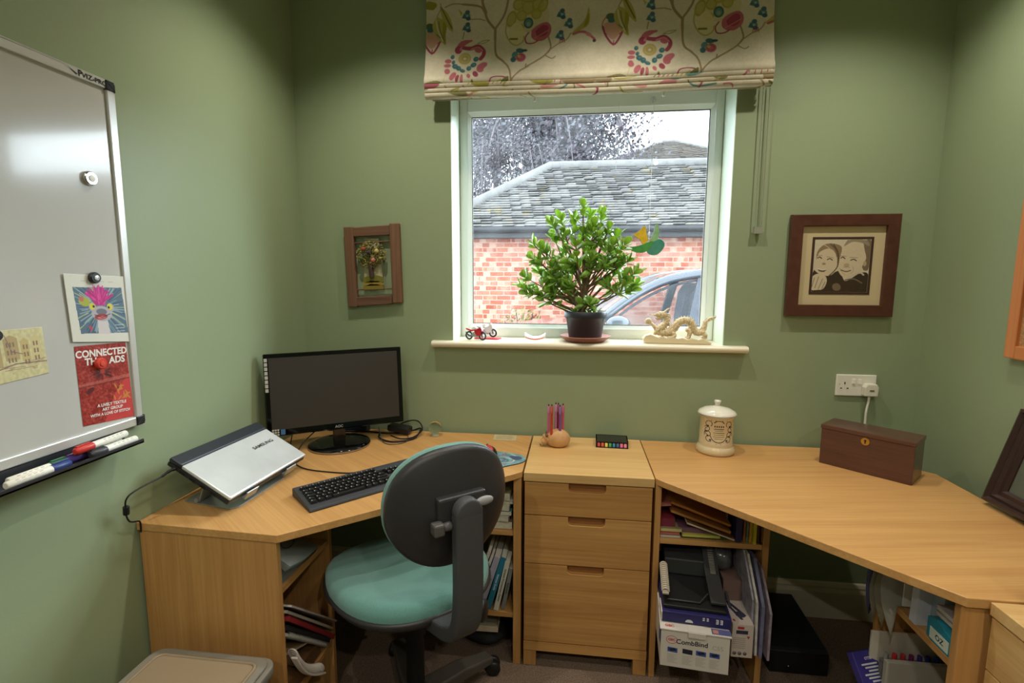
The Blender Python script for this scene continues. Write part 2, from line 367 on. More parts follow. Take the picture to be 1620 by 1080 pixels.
nt.links.new(ge.outputs['Backfacing'], sb.inputs[1]); nt.links.new(sb.outputs[0], mu.inputs[0]); nt.links.new(fr.outputs[0], mu.inputs[1]); nt.links.new(mu.outputs[0], mx.inputs[0]); nt.links.new(m2.outputs[0], mx.inputs[1]); nt.links.new(gl.outputs[0], mx.inputs[2]); nt.links.new(mx.outputs[0], out.inputs[0])
b = MB(); b.box(gx0-.008, gx1+.008, fy+.026, fy+.030, gz0-.008, gz1+.008); wpart(b, 'glass_pane', gm)
b = MB()
pr = [(YB+.155, WZ0), (YB-.028, WZ0)]+[(YB-.028-.013*math.cos(a), WZ0-.013+.013*math.sin(a)) for a in [R(75), R(50), R(25), 0, R(-25), R(-50), R(-75)]]+[(YB-.028, WZ0-.027), (YB, WZ0-.027), (YB, WZ0-.0295), (YB+.155, WZ0-.0295)]
b.prism(pr, WX0+.001, WX1-.001, 'x')
pr2 = [(YB-.001, WZ0), (YB-.028, WZ0)]+[(YB-.028-.013*math.cos(a), WZ0-.013+.013*math.sin(a)) for a in [R(75), R(50), R(25), 0, R(-25), R(-50), R(-75)]]+[(YB-.028, WZ0-.027), (YB-.001, WZ0-.027)]
b.prism(pr2, -.608, WX0+.001, 'x'); b.prism(pr2, WX1-.001, .690, 'x')
wpart(b, 'window_sill', SILLM)

# ------------------------------------------------------------------ outside
b = MB(); b.box(-14, 16, YB+T_+.02, 60, -.3, -.2); struct(b.build('ground', mat('tarmac', (120, 120, 120), .9, var=.2, vscale=3)))
def brickmat():
    m = bpy.data.materials.new('garage_brick'); m.use_nodes = True; nt = m.node_tree; bs = nt.nodes['Principled BSDF']; bs.inputs['Roughness'].default_value = .85
    tc = nt.nodes.new('ShaderNodeTexCoord'); sp = nt.nodes.new('ShaderNodeSeparateXYZ'); cb = nt.nodes.new('ShaderNodeCombineXYZ')
    nt.links.new(tc.outputs['Object'], sp.inputs[0]); nt.links.new(sp.outputs[0], cb.inputs[0]); nt.links.new(sp.outputs[2], cb.inputs[1])
    br = nt.nodes.new('ShaderNodeTexBrick'); nt.links.new(cb.outputs[0], br.inputs['Vector'])
    br.inputs['Color1'].default_value = (*lin((150, 74, 54)), 1); br.inputs['Color2'].default_value = (*lin((182, 112, 88)), 1); br.inputs['Mortar'].default_value = (*lin((190, 158, 140)), 1)
    br.inputs['Scale'].default_value = 1; br.inputs['Mortar Size'].default_value = .006; br.inputs['Brick Width'].default_value = .225; br.inputs['Row Height'].default_value = .075; br.inputs['Bias'].default_value = -.2
    br2 = nt.nodes.new('ShaderNodeTexBrick'); nt.links.new(cb.outputs[0], br2.inputs['Vector'])      # pale engraved faces on some bricks
    for k, v in (('Scale', 1), ('Mortar Size', .006), ('Brick Width', .1125), ('Row Height', .075), ('Bias', -.3)): br2.inputs[k].default_value = v
    br2.inputs['Color1'].default_value = (0, 0, 0, 1); br2.inputs['Color2'].default_value = (1, 1, 1, 1); br2.inputs['Mortar'].default_value = (0, 0, 0, 1)
    mx = nt.nodes.new('ShaderNodeMix'); mx.data_type = 'RGBA'; nt.links.new(br2.outputs[0], mx.inputs[0]); nt.links.new(br.outputs[0], mx.inputs[6]); mx.inputs[7].default_value = (*lin((204, 172, 150)), 1)
    ns = nt.nodes.new('ShaderNodeTexNoise'); ns.inputs['Scale'].default_value = 3; ns.inputs['Detail'].default_value = 6; nt.links.new(tc.outputs['Object'], ns.inputs[0])
    mm = nt.nodes.new('ShaderNodeMix'); mm.data_type = 'RGBA'; mm.blend_type = 'MULTIPLY'; mm.inputs[0].default_value = .35; nt.links.new(mx.outputs[2], mm.inputs[6]); nt.links.new(ns.outputs['Color'], mm.inputs[7])
    nt.links.new(mx.outputs[2], bs.inputs['Base Color']); return m
def tilemat(name, c1, c2, moss):
    m = bpy.data.materials.new(name); m.use_nodes = True; nt = m.node_tree; bs = nt.nodes['Principled BSDF']; bs.inputs['Roughness'].default_value = .8
    tc = nt.nodes.new('ShaderNodeTexCoord')
    n1 = nt.nodes.new('ShaderNodeTexNoise'); n1.inputs['Scale'].default_value = 13; n1.inputs['Detail'].default_value = 8; n1.inputs['Roughness'].default_value = .75; nt.links.new(tc.outputs['Object'], n1.inputs[0])
    r = nt.nodes.new('ShaderNodeValToRGB'); r.color_ramp.elements[0].position = .35; r.color_ramp.elements[0].color = (*lin(c1), 1); r.color_ramp.elements[1].position = .62; r.color_ramp.elements[1].color = (*lin(c2), 1)
    e = r.color_ramp.elements.new(.72); e.color = (*lin((160, 160, 154)), 1)
    nt.links.new(n1.outputs[0], r.inputs[0])
    n2 = nt.nodes.new('ShaderNodeTexNoise'); n2.inputs['Scale'].default_value = 4.5; n2.inputs['Detail'].default_value = 7; nt.links.new(tc.outputs['Object'], n2.inputs[0])
    r2 = nt.nodes.new('ShaderNodeValToRGB'); r2.color_ramp.elements[0].position = .60; r2.color_ramp.elements[1].position = .66; nt.links.new(n2.outputs[0], r2.inputs[0])
    mx = nt.nodes.new('ShaderNodeMix'); mx.data_type = 'RGBA'; nt.links.new(r2.outputs[0], mx.inputs[0]); nt.links.new(r.outputs[0], mx.inputs[6]); mx.inputs[7].default_value = (*lin(moss), 1)
    nt.links.new(mx.outputs[2], bs.inputs['Base Color']); return m
def tiled(b, A, B, C, D, step, thick=.03):
    """stepped courses on the slope with eave A-B and ridge D-C"""
    A, B, C, D = map(Vector, (A, B, C, D)); n = max(1, int((D-A).length/step if (D-A).length > (C-B).length else (C-B).length/step))
    nr = (B-A).cross(D-A).normalized()
    if nr.z < 0: nr = -nr
    for i in range(n):
        t0, t1 = i/n, (i+1)/n; a = A.lerp(D, t0); b_ = B.lerp(C, t0); c = B.lerp(C, t1); d = A.lerp(D, t1)
        L = (b_-a).length; tw = .165
        if L < .02: continue
        k = max(1, int(L/tw)); off = (i % 2)*.5
        # each course is a strip with a small random lift per tile
        for j in range(k+1):
            s0 = max(0, (j-off)/k); s1 = min(1, (j+1-off)/k)
            if s1 <= s0: continue
            s1 -= .006/L
            h = thick*1.5*(1+random.uniform(-.25, .35))
            dn = (a-d).normalized()*.02; p = [a.lerp(b_, s0)+nr*h+dn, a.lerp(b_, s1)+nr*h+dn, d.lerp(c, s1)+nr*.012, d.lerp(c, s0)+nr*.012, a.lerp(b_, s0)+nr*(h-.016)+dn, a.lerp(b_, s1)+nr*(h-.016)+dn, d.lerp(c, s1)-nr*.004, d.lerp(c, s0)-nr*.004]
            b.add(p, [(0, 1, 2, 3), (4, 5, 1, 0), (4, 7, 6, 5)])
GY = 8.0; EZ = 2.16
gt = thing('garage', 'red brick garage with grey tiled hipped roof outside the window', 'building', (0, GY, -.2))
def gp(b, name, m, par=gt, **k):
    o = b.build(name, m, par, **k); o.matrix_parent_inverse = Matrix.Translation(par.location).inverted(); return o
LX = -2.25
b = MB(); b.box(LX+.25, 9, GY, GY+3, -.2, EZ-.05); gp(b, 'brick_wall', brickmat())
b = MB(); b.box(LX, 9.2, GY-.24, GY-.20, EZ-.15, EZ+.02); b.tube([(LX, GY-.28, EZ-.03), (9.2, GY-.28, EZ-.03)], .05, 10); b.box(LX, 9.2, GY-.22, GY, EZ-.15, EZ-.13)
gp(b, 'gutter', mat('gutter_dark', (46, 46, 50), .5))
sl = math.tan(R(35))
RL = 1.73; rz = EZ+RL*sl; ry = GY-.28+RL
TM = tilemat('garage_tile', (92, 91, 90), (128, 126, 123), (132, 121, 92))
b = MB(); tiled(b, (LX, GY-.28, EZ), (9.2, GY-.28, EZ), (9.2, ry, rz), (LX+RL+.05, ry, rz), .105)
b.add([(LX, GY-.28, EZ), (9.2, GY-.28, EZ), (9.2, ry, rz), (LX+RL+.05, ry, rz), (LX, ry+RL, EZ)], [(0, 1, 2, 3), (0, 3, 4)])
gp(b, 'roof_tiles', TM)
b = MB(); b.tube([(LX+RL+.05, ry, rz+.02), (9.2, ry, rz+.02)], .09, 10); b.tube([(LX, GY-.3, EZ+.03), (LX+RL+.05, ry, rz+.03)], .085, 10)
gp(b, 'ridge_tiles', mat('ridge_tile', (108, 108, 106), .8, var=.2, vscale=8))
# roof of the house further away
ap = (3.66, 22.0, 6.86); hb = 4.6; hz = 4.5
bt = thing('house', 'pyramid roofed house further away behind the garage roof', 'building', (ap[0], ap[1], -.2))
b = MB(); b.box(ap[0]-hb+.3, ap[0]+hb-.3, ap[1]-hb+.3, ap[1]+hb-.3, -.2, hz); gp(b, 'brick_wall', mat('far_brick', (196, 140, 122), .9, var=.2), bt)
b = MB(); a_ = (ap[0]-.25, ap[1], ap[2]); a2 = (ap[0]+.25, ap[1], ap[2])
tiled(b, (ap[0]-hb, ap[1]-hb, hz), (ap[0]+hb, ap[1]-hb, hz), a2, a_, .12, .035)
b.add([(ap[0]-hb, ap[1]-hb, hz), (ap[0]+hb, ap[1]-hb, hz), a2, a_, (ap[0]-hb, ap[1]+hb, hz), (ap[0]+hb, ap[1]+hb, hz)], [(0, 1, 2, 3), (0, 3, 4), (1, 5, 2), (4, 3, 2, 5)])
gp(b, 'roof_tiles', tilemat('house_tile', (104, 98, 92), (132, 126, 118), (132, 120, 98)), bt)
b = MB(); b.tube([(ap[0]-hb, ap[1]-hb, hz+.03), a_], .09, 8); b.tube([(ap[0]+hb, ap[1]-hb, hz+.03), a2], .09, 8); b.tube([a_, a2], .1, 8); gp(b, 'ridge_tiles', mat('ridge_tile', (108, 108, 106)), bt)

# weeping tree behind the garage
tr_ = thing('weeping_tree', 'dark weeping tree rising behind the garage roof', 'tree', (-.95, 14.3, -.2))
TCX, TCY = -.95, 14.3
b = MB(); b.tube(cat_([(TCX, TCY, -.2), (TCX+.1, TCY, 2), (TCX-.1, TCY, 4.5), (TCX+.2, TCY, 7.5), (TCX, TCY, 9)]), [.32]*10+[.22]*8+[.1]*7, 10)
ends = []
for i in range(58):
    a = random.uniform(0, 2*PI); z0 = random.uniform(3.2, 8.2); L = random.uniform(.7, 2.3)
    p0 = Vector((TCX, TCY, z0)); p2 = p0+Vector((math.cos(a)*L, math.sin(a)*L, random.uniform(.3, 1.3))); p3 = p2+Vector((math.cos(a)*.6, math.sin(a)*.6, -random.uniform(1.5, 3.6)))
    pts = bez(p0, p0.lerp(p2, .4)+Vector((0, 0, .8)), p2, p3, 8); b.tube(pts, [.07-.0075*k for k in range(9)], 5); ends.append(pts)
o = gp(b, 'trunk', mat('bark_dark', (110, 104, 108), .9), tr_)
bl = [MB(), MB()]
for pts in ends:
    for _ in range(1150):
        k = random.random()**.7*8; i = min(7, int(k)); p = Vector(pts[i]).lerp(Vector(pts[i+1]), k-i)
        p += Vector((random.gauss(0, .36), random.gauss(0, .36), random.gauss(-.2, .5)))
        s_ = random.uniform(.03, .07); n = Vector((random.gauss(0, 1), random.gauss(0, 1), random.gauss(0, 1))).normalized(); u = n.orthogonal().normalized(); v = n.cross(u)
        bl[random.random() < .35].add([p-u*s_, p-v*s_*.6, p+u*s_, p+v*s_*.6], [(0, 1, 2, 3)])
o = MB(); o.v = bl[0].v; o.f = bl[0].f; o.m = bl[0].m; o.s = bl[0].s; o.add(bl[1].v, bl[1].f, 1)
gp(o, 'foliage', [mat('leaf_purple', (78, 72, 80), .7), mat('leaf_grey', (98, 102, 108), .7)], tr_)
t2 = thing('weeping_tree', 'smaller domed weeping tree just above the left slope of the garage roof', 'tree', (-2.0, 12.6, -.2)); TX, TY = -2.0, 12.6
b = MB(); b.tube(cat_([(TX, TY, -.2), (TX+.05, TY, 1.5), (TX, TY, 3.2), (TX+.1, TY, 4.6)]), [.16]*6+[.12]*6+[.06]*7, 8); fl = MB()
for i in range(90):
    a = random.uniform(0, 2*PI); el = random.random()**.6; r_ = 1.75*el; zt = 5.05-.9*el*el+random.uniform(-.25, .1); p3 = Vector((TX+math.cos(a)*r_, TY+math.sin(a)*r_*.55, zt)); L = random.uniform(1.2, 2.6)
    pts = bez((TX, TY, 3.6), (TX, TY, 4.6), (TX+math.cos(a)*r_*.7, TY+math.sin(a)*r_*.4, zt+.2), p3, 5)+[tuple(p3+Vector((math.cos(a)*.12*k, 0, -L*k/4))) for k in range(1, 5)]
    b.tube(pts, .012, 4)
    for _ in range(330):
        k = random.uniform(3, 8.99); j = int(k); p = Vector(pts[j]).lerp(Vector(pts[min(9, j+1)]), k-j)+Vector((random.gauss(0, .13), random.gauss(0, .13), random.gauss(0, .08)))
        s_ = random.uniform(.018, .038); n = Vector((random.gauss(0, 1), random.gauss(0, 1), random.gauss(0, 1))).normalized(); u = n.orthogonal().normalized(); v = n.cross(u)
        fl.add([p-u*s_, p-v*s_*.5, p+u*s_, p+v*s_*.5], [(0, 1, 2, 3)], int(random.random() < .4))
gp(b, 'trunk', mat('bark_dark', (110, 104, 108)), t2); gp(fl, 'foliage', [mat('leaf_grey_purple', (104, 98, 104), .7), mat('leaf_grey', (98, 102, 108))], t2)
# shrub at the foot of the brick wall
for (x, y, n, rr, hh, lab, cc, c2) in ((-.75, 7.3, 900, .42, .72, 'low yellow-green leafy shrub by the garage wall, behind the motorbikes', (130, 122, 70), (150, 96, 76)), (.25, 7.2, 1100, .40, .82, 'yellow-green leafy shrub by the garage wall, behind the plant pot', (140, 136, 80), (112, 114, 60))):
    st = thing('shrub', lab, 'shrub', (x, y, -.2)); b = MB(); c_ = MB(); z0 = -.2
    for i in range(14):
        a = random.uniform(0, 2*PI); e = (x+math.cos(a)*rr*.8, y+math.sin(a)*.25, z0+hh+random.uniform(.1, .42)); b.tube(bez((x, y, z0), (x, y, z0+.4), (x+math.cos(a)*rr*.5, y, z0+.7), e, 5), .008, 5)
    for i in range(n):
        a = random.uniform(0, 2*PI); q_ = random.random()**.5; p = Vector((x+math.cos(a)*rr*q_*1.1, y+math.sin(a)*.3*q_, z0+.25+random.random()*(hh+.1)*(1.05-.5*q_*q_)+.1))
        s_ = random.uniform(.018, .038); nn = Vector((random.gauss(0, 1), random.gauss(-1, 1), random.gauss(0, 1))).normalized(); u = nn.orthogonal().normalized(); v = nn.cross(u)
        c_.add([p-u*s_, p-v*s_*.6, p+u*s_, p+v*s_*.6], [(0, 1, 2, 3)], int(random.random() < .3))
    gp(b, 'stems', colm((110, 90, 70)), st); gp(c_, 'foliage', [colm(cc, .7), colm(c2, .7)], st)
# ------------------------------------------------------------------ car outside
car = thing('car', 'dark grey car parked outside, its windscreen pillar and side window showing', 'car', (1.7, 4.5, -.2))
def cp(b, name, m, **k):
    o = b.build(name, m, car, **k); o.matrix_parent_inverse = Matrix.Translation(car.location).inverted(); return o
CP = mat('car_paint', (76, 82, 92), .22, metal=.4, coat=1); CG = mat('car_glass', (70, 78, 82), .05, trans=.0, alpha=.28, spec=.8)
Y0, Y1 = 4.45, 6.05
body = [(-1.35, .15), (-1.42, .45), (-1.38, .70), (-1.05, .84), (-.2, .95), (.25, .985), (3.0, 1.0), (3.12, .9), (3.15, .3), (3.05, .05), (-1.25, .05)]
b = MB(); b.prism(body, Y0, Y1, 'y'); cp(b, 'body', CP, bevel=.05, seg=3)
prof = cat_([(.16, 0, .985), (.42, 0, 1.19), (.66, 0, 1.335), (.92, 0, 1.425), (1.3, 0, 1.47), (1.9, 0, 1.47), (2.5, 0, 1.40), (2.85, 0, 1.22), (3.0, 0, 1.0)], 5)
def yo(z): return Y0+.05+(z-.985)*.42
b = MB()
for s in (0, 1):
    pts = [(p.x, (yo(p.z) if s == 0 else Y1+Y0-yo(p.z)), p.z) for p in prof]; b.tube(pts, .042, 10)
N = len(prof); vs = []; fs = []
for i, p in enumerate(prof): vs += [(p.x, yo(p.z), p.z+.03), (p.x, Y1+Y0-yo(p.z), p.z+.03)]
fs = [(2*i, 2*i+1, 2*i+3, 2*i+2) for i in range(13, 28)]; b.add(vs, fs, 0, True)
cp(b, 'roof', CP)
b = MB(); b.add(vs, [(2*i, 2*i+1, 2*i+3, 2*i+2) for i in range(28, N-1)], 0, True); cp(b, 'rear_window', mat('wet_glass', (150, 160, 165), .15, alpha=.5))
b = MB(); b.add(vs, [(2*i, 2*i+1, 2*i+3, 2*i+2) for i in range(0, 13)], 0, True); cp(b, 'windscreen', mat('wet_glass', (150, 160, 165), .15, alpha=.5))
b = MB(); inner = [(p.x+.05*(1 if p.x < 1.5 else -1), p.z-.05) for p in prof if p.z > 1.03]
vv = [(x, yo(z)+.01, z) for x, z in inner]+[(x, yo(.99)+.01, .99) for x, z in inner]; n = len(inner)
b.add(vv, [(i, i+1, n+i+1, n+i) for i in range(n-1)]); v2 = [(x, Y1+Y0-y, z) for x, y, z in vv]; b.add(v2, [(i, n+i, n+i+1, i+1) for i in range(n-1)]); cp(b, 'side_window', CG)
b = MB(); b.tube([(p.x+.05, yo(p.z)-.005, p.z-.05) for p in prof if 1.0 < p.z and p.x < 1.6], .012, 8); cp(b, 'window_seal', mat('rubber', (60, 64, 72), .6))
b = MB(); b.bar([(1.02, yo(1)+.02, 1.0), (1.13, yo(1.42)+.02, 1.42)], (1, 0, 0), .10, .05); cp(b, 'door_pillar', mat('car_black', (70, 74, 84), .5))
b = MB(); b.bar([(1.02, Y1+Y0-yo(1), 1.0), (1.10, Y1+Y0-yo(1.42), 1.42)], (1, 0, 0), .08, .05); cp(b, 'door_pillar', mat('car_black', (70, 74, 84), .5))
b = MB(); b.prism([(1.05, .7), (1.25, .7), (1.36, 1.28), (1.30, 1.36), (1.18, 1.36), (1.12, 1.26)], Y0+.28, Y0+.70, 'y'); b.prism([(1.05, .7), (1.25, .7), (1.36, 1.28), (1.30, 1.36), (1.18, 1.36), (1.12, 1.26)], Y0+.95, Y0+1.35, 'y'); cp(b, 'seat', mat('car_seat', (80, 84, 96), .8), bevel=.04)
b = MB(); b.ball((.37, Y0-.08, 1.03), (.10, .05, .065)); b.tube([(.42, Y0+.05, .98), (.38, Y0-.06, 1.0)], .02); cp(b, 'wing_mirror', CP)
for x in (-.65, 2.3):
    for y in (Y0+.09, Y1-.09):
        b = MB(); b.lathe([(.0, -.11), (.31, -.11), (.33, -.09), (.33, .09), (.31, .11), (0, .11)], 24, T=TR(x, y, .13, rx=90)); cp(b, 'wheel', BLACK)

# ------------------------------------------------------------------ roman blind with printed flowers
bl_ = thing('roman_blind', 'cream roman blind printed with pink, green and teal flowers, raised over the window', 'blind', (.05, YB-.04, 2.13))
C0 = (200, 190, 166)
cv = Cv(541, 258, 1.32, (202, 193, 170)); cv.noise(5, 2.2); cv.noise(4, 9)
PK, PK2, PK3 = (150, 62, 82), (176, 92, 104), (190, 120, 122); OL, OL2 = (150, 142, 52), (172, 160, 82); TE, TE2 = (62, 104, 112), (82, 128, 128); ST, GR = (146, 126, 94), (112, 110, 62)
OFY = 38                                    # rows of cloth above the picture's top edge
def motif(ox, oy):
    """one repeat, drawn in the pixel frame of its first occurrence"""
    X = lambda x: x-37+ox
    Y = lambda y: y+OFY+oy
    L = lambda pts, wd, c, al=1: cv.line([(X(x/6.75), Y(y/6.75)) for x, y in pts], wd, c, al)
    E = lambda x, y, rx, ry, c, rot=0, al=1: cv.ell(X(x/6.75), Y(y/6.75), rx/6.75, ry/6.75, c, rot, al)
    G = lambda x, y, rx, ry, wd, c, rot=0: cv.ring(X(x/6.75), Y(y/6.75), rx/6.75, ry/6.75, wd/6.75, c, rot)
    P = lambda pts, c, al=1: cv.poly([(X(x/6.75), Y(y/6.75)) for x, y in pts], c, al)
    def sm(p): return [tuple(v) for v in [(q.x, q.y) for q in cat_([(a, b, 0) for a, b in p], 6)]]
    # stems
    L(sm([(1175, 900), (1150, 740), (1080, 650), (1000, 570), (985, 400), (985, 290)]), [2.6]*12+[3.2]*12+[4.2]*7, ST)
    L(sm([(985, 300), (900, 200), (860, 100), (800, 50), (650, 25), (520, 10), (420, 40)]), [4]*14+[3]*12+[1.6]*11, ST)
    L(sm([(985, 290), (1060, 190), (1100, 100), (1130, -40), (1150, -180)]), 3.2, ST); L(sm([(880, 120), (840, 10), (850, -120)]), 4.2, ST)
    L(sm([(870, 200), (800, 180), (710, 180)]), 1.4, ST); L(sm([(1180, 850), (1260, 760), (1330, 720), (1440, 660), (1530, 600), (1590, 520), (1560, 400)]), 2.4, ST); L([(1320, 725), (1330, 690)], 2, ST)
    L(sm([(1530, 600), (1600, 640), (1640, 620)]), 1.6, ST); L(sm([(1560, 560), (1660, 490), (1760, 440), (1800, 380)]), 1.6, ST)
    # big pink flower
    for a, b_, rx, ry, ro in ((470, 620, 38, 24, 5), (465, 670, 40, 20, 0), (465, 735, 34, 30, 40), (530, 795, 32, 52, 30), (580, 820, 20, 42, 15), (628, 830, 16, 52, 0), (705, 800, 20, 30, -25), (780, 780, 28, 40, -30), (850, 690, 62, 34, -25), (830, 725, 40, 34, 20)):
        E(a, b_, rx, ry, PK2 if a % 4 else PK, ro, .95)
    E(628, 830, 12, 40, PK3, 0, .8)
    L(sm([(560, 510), (600, 450), (660, 420), (730, 405)]), [5, 5, 6, 6, 7, 7, 8, 8, 9, 9, 8, 8, 7, 6, 5, 4, 3, 3, 2], PK2); E(580, 500, 40, 42, PK, 0); E(610, 490, 16, 20, PK3, 30); L(sm([(640, 480), (720, 490), (800, 470), (860, 520), (860, 570), (830, 610)]), 6, PK); L(sm([(720, 500), (800, 480), (850, 520)]), 2, PK3); E(800, 515, 40, 26, PK2, 20)
    E(655, 600, 72, 66, (178, 160, 96), 0, .9); G(655, 600, 60, 54, 8, OL2); G(655, 600, 30, 24, 7, (150, 142, 80)); E(655, 600, 14, 12, C0)
    for a, b_, rx, ry in ((518, 575, 22, 24), (530, 635, 18, 22), (550, 682, 34, 28), (590, 705, 28, 26), (635, 735, 30, 20), (705, 712, 27, 25), (755, 676, 34, 26), (780, 612, 30, 27)):
        E(a, b_, rx, ry, TE, 20 if a < 650 else -20); E(a+6, b_-5, rx*.5, ry*.4, TE2)
    E(745, 870, 14, 30, GR); L(sm([(790, 440), (850, 415), (920, 410), (860, 440), (800, 440)]), 1, GR, .6)
    # olive leaf, left
    P(sm([(330, 130), (420, 180), (440, 260), (430, 340), (437, 435), (380, 400), (310, 320), (280, 220), (330, 130)]), OL2); P(sm([(400, 180), (440, 240), (430, 340), (435, 430), (400, 380), (395, 280), (400, 180)]), OL); L(sm([(320, 170), (345, 280), (400, 390)]), 2, C0); L(sm([(350, 180), (365, 270), (410, 380)]), 1.4, GR); L([(330, 320), (375, 355)], 1.2, TE); L([(330, 130), (380, 40), (370, 0)], 1.4, ST)
    # pink heart at left edge + hanging heart
    for (hx, hy) in ((250, 480), (250+1970, 400)):
        pass
    # teal blossoms
    for a, b_ in ((665, 140), (670, 265), (1700, 200-20), (1780, 320-40), (1690, 400)):
        E(a, b_, 40, 34, TE2, 20); E(a+8, b_-36, 26, 22, (70, 100, 120), 0); E(a-24, b_+10, 22, 18, TE); E(a+18, b_+30, 26, 20, (60, 90, 120)); E(a+4, b_, 14, 12, (150, 165, 150)); L([(a-50, b_+20), (a-30, b_-20)], 1.2, TE)
    L([(640, 310), (625, 380)], 1.6, (130, 130, 100)); P([(570, 60), (620, 110), (600, 140)], OL2)
    for k in range(4): L([(1690+k*14, 430), (1680+k*20, 470)], 1, PK)
    # olive flower and pink bud (upper right)
    E(1370, 180, 200, 170, OL2, 0, .35)
    for a, b_, rx, ry, ro in ((1340, 90, 70, 80, 0), (1440, 60, 60, 90, 20), (1230, 60, 60, 60, 0), (1160, 200, 55, 90, 20), (1270, 170, 60, 60, 0), (1430, 160, 60, 60, 0), (1250, 290, 50, 40, 0), (1500, 80, 50, 80, 30), (1350, -20, 120, 70, 0)): E(a, b_, rx, ry, OL2, ro, .8); G(a, b_, rx*.8, ry*.8, 7, OL, ro)
    E(1220, 350, 80, 110, (206, 192, 140), 0, .9); L(sm([(1110, 230), (1100, 340), (1150, 440), (1220, 480), (1290, 440), (1300, 390)]), 2.2, OL2); L([(1150, 410), (1225, 412)], 3, GR); E(1345, 250, 52, 56, (60, 90, 84)); E(1345, 250, 38, 40, TE2); E(1345, 262, 22, 24, (130, 150, 130))
    P(sm([(1380, 330), (1440, 280), (1540, 250), (1590, 300), (1580, 380), (1510, 440), (1430, 440), (1380, 400), (1380, 330)]), PK2); P(sm([(1420, 340), (1500, 280), (1560, 300), (1540, 380), (1450, 400), (1420, 340)]), PK); L(sm([(1400, 420), (1480, 380), (1570, 330)]), 1.2, PK3); L(sm([(1350, 350), (1315, 400), (1330, 460), (1400, 465), (1450, 440)]), 1.8, PK)
    # small teal ring flower
    E(1260, 540, 44, 26, TE, 10); E(1205, 580, 36, 30, TE2, -40); E(1190, 635, 30, 30, TE, 60); E(1310, 540, 30, 14, (50, 80, 84)); E(1270, 615, 55, 48, PK2); G(1270, 612, 34, 28, 8, PK); E(1250, 600, 18, 16, OL2)
    # leaf bird bud (middle)
    P(sm([(1910, 310-20), (1960, 220), (1985, 120), (2000, 200), (1990, 290), (1930, 340), (1800, 390), (1910, 290)]), OL2); P(sm([(1940, 300), (1985, 180), (1990, 270), (1940, 330)]), OL); L(sm([(1830, 390), (1900, 370), (1960, 380), (2040, 440), (2060, 470)]), 3.4, PK2); E(1990, 400, 34, 20, PK3, 30); E(2050, 470, 16, 16, (70, 60, 60))
    # hanging heart
    G(2250, 320, 118, 110, 10, PK2); P(sm([(2150, 300), (2250, 270), (2340, 300), (2330, 380), (2250, 470), (2170, 390), (2150, 300)]), (196, 150, 130)); P(sm([(2130, 360), (2180, 450), (2260, 540), (2330, 450), (2365, 340)]), C0, .0); L(sm([(2140, 330), (2170, 420), (2255, 520), (2330, 420), (2362, 320)]), 3, PK); E(2220, 230, 50, 34, (84, 104, 74)); E(2230, 270, 40, 24, TE); L([(2255, 480), (2250, 530)], 1.4, PK)
    P(sm([(2330, 20), (2420, 100), (2470, 200), (2480, 300), (2390, 210), (2350, 120), (2330, 20)]), OL2); L(sm([(2350, 40), (2410, 150), (2470, 260)]), 2.4, GR); P(sm([(2100, 20), (2250, 60), (2300, 0), (2200, -30), (2100, 20)]), OL)
    # leaves low down, running into the folds
    L(sm([(930, 890), (960, 830), (1060, 820), (1140, 850), (1080, 880), (990, 890)]), 1.8, PK); L([(1000, 880), (1060, 850)], 2, OL2); P(sm([(1060, 860), (1140, 820), (1130, 880), (1060, 880)]), GR)
    for k in range(7): L(sm([(1640+k*60, 1010+20*math.sin(k)), (1660+k*60, 930-20*(k % 3)), (1720+k*58, 900), (1740+k*55, 950)]), 1.6, PK2); L([(1680+k*55, 1000), (1690+k*55, 940)], 1.2, OL2)
    L(sm([(240, 880), (330, 870), (400, 910), (360, 930)]), 1.8, PK2); P([(290, 930), (380, 930), (370, 960), (300, 960)], OL)
    P([(680, 925), (1040, 915), (1060, 945), (700, 960)], OL2); L([(560, 920), (600, 960), (690, 970)], 2, GR); P(sm([(2180, 860), (2330, 840), (2430, 900), (2300, 910), (2180, 860)]), (140, 138, 90)); L([(2430, 740), (2400, 850)], 1.2, OL2, .5)
    for k in range(10): L([(700+k*45, 1010), (720+k*45, 990)], 1.6, random.choice([PK2, OL2, GR, OL]))

for k in (-1, 0, 1): motif(6+k*292, 7)
rs = random.Random(5)
for i in range(70):
    x = rs.uniform(-10, 545); y = rs.uniform(178, 256); cc = rs.choice([PK, PK2, OL, OL2, GR, ST, ST, TE2, PK3]); a = rs.uniform(0, PI); L_ = rs.uniform(8, 34)
    if i % 3: cv.line([(q_.x, q_.y) for q_ in cat_([(x, y, 0), (x+L_*math.cos(a), y+L_*.5*math.sin(a), 0), (x+L_*1.7*math.cos(a+.6), y+L_*math.sin(a+.6), 0)], 5)], rs.uniform(1.4, 3.2), cc)
    else: cv.ell(x, y, rs.uniform(8, 22), rs.uniform(4, 9), cc, rs.uniform(-30, 30), .85)
cv.a = (cv.a*.93+cv.a.mean(axis=2, keepdims=True)*.07)*1.0
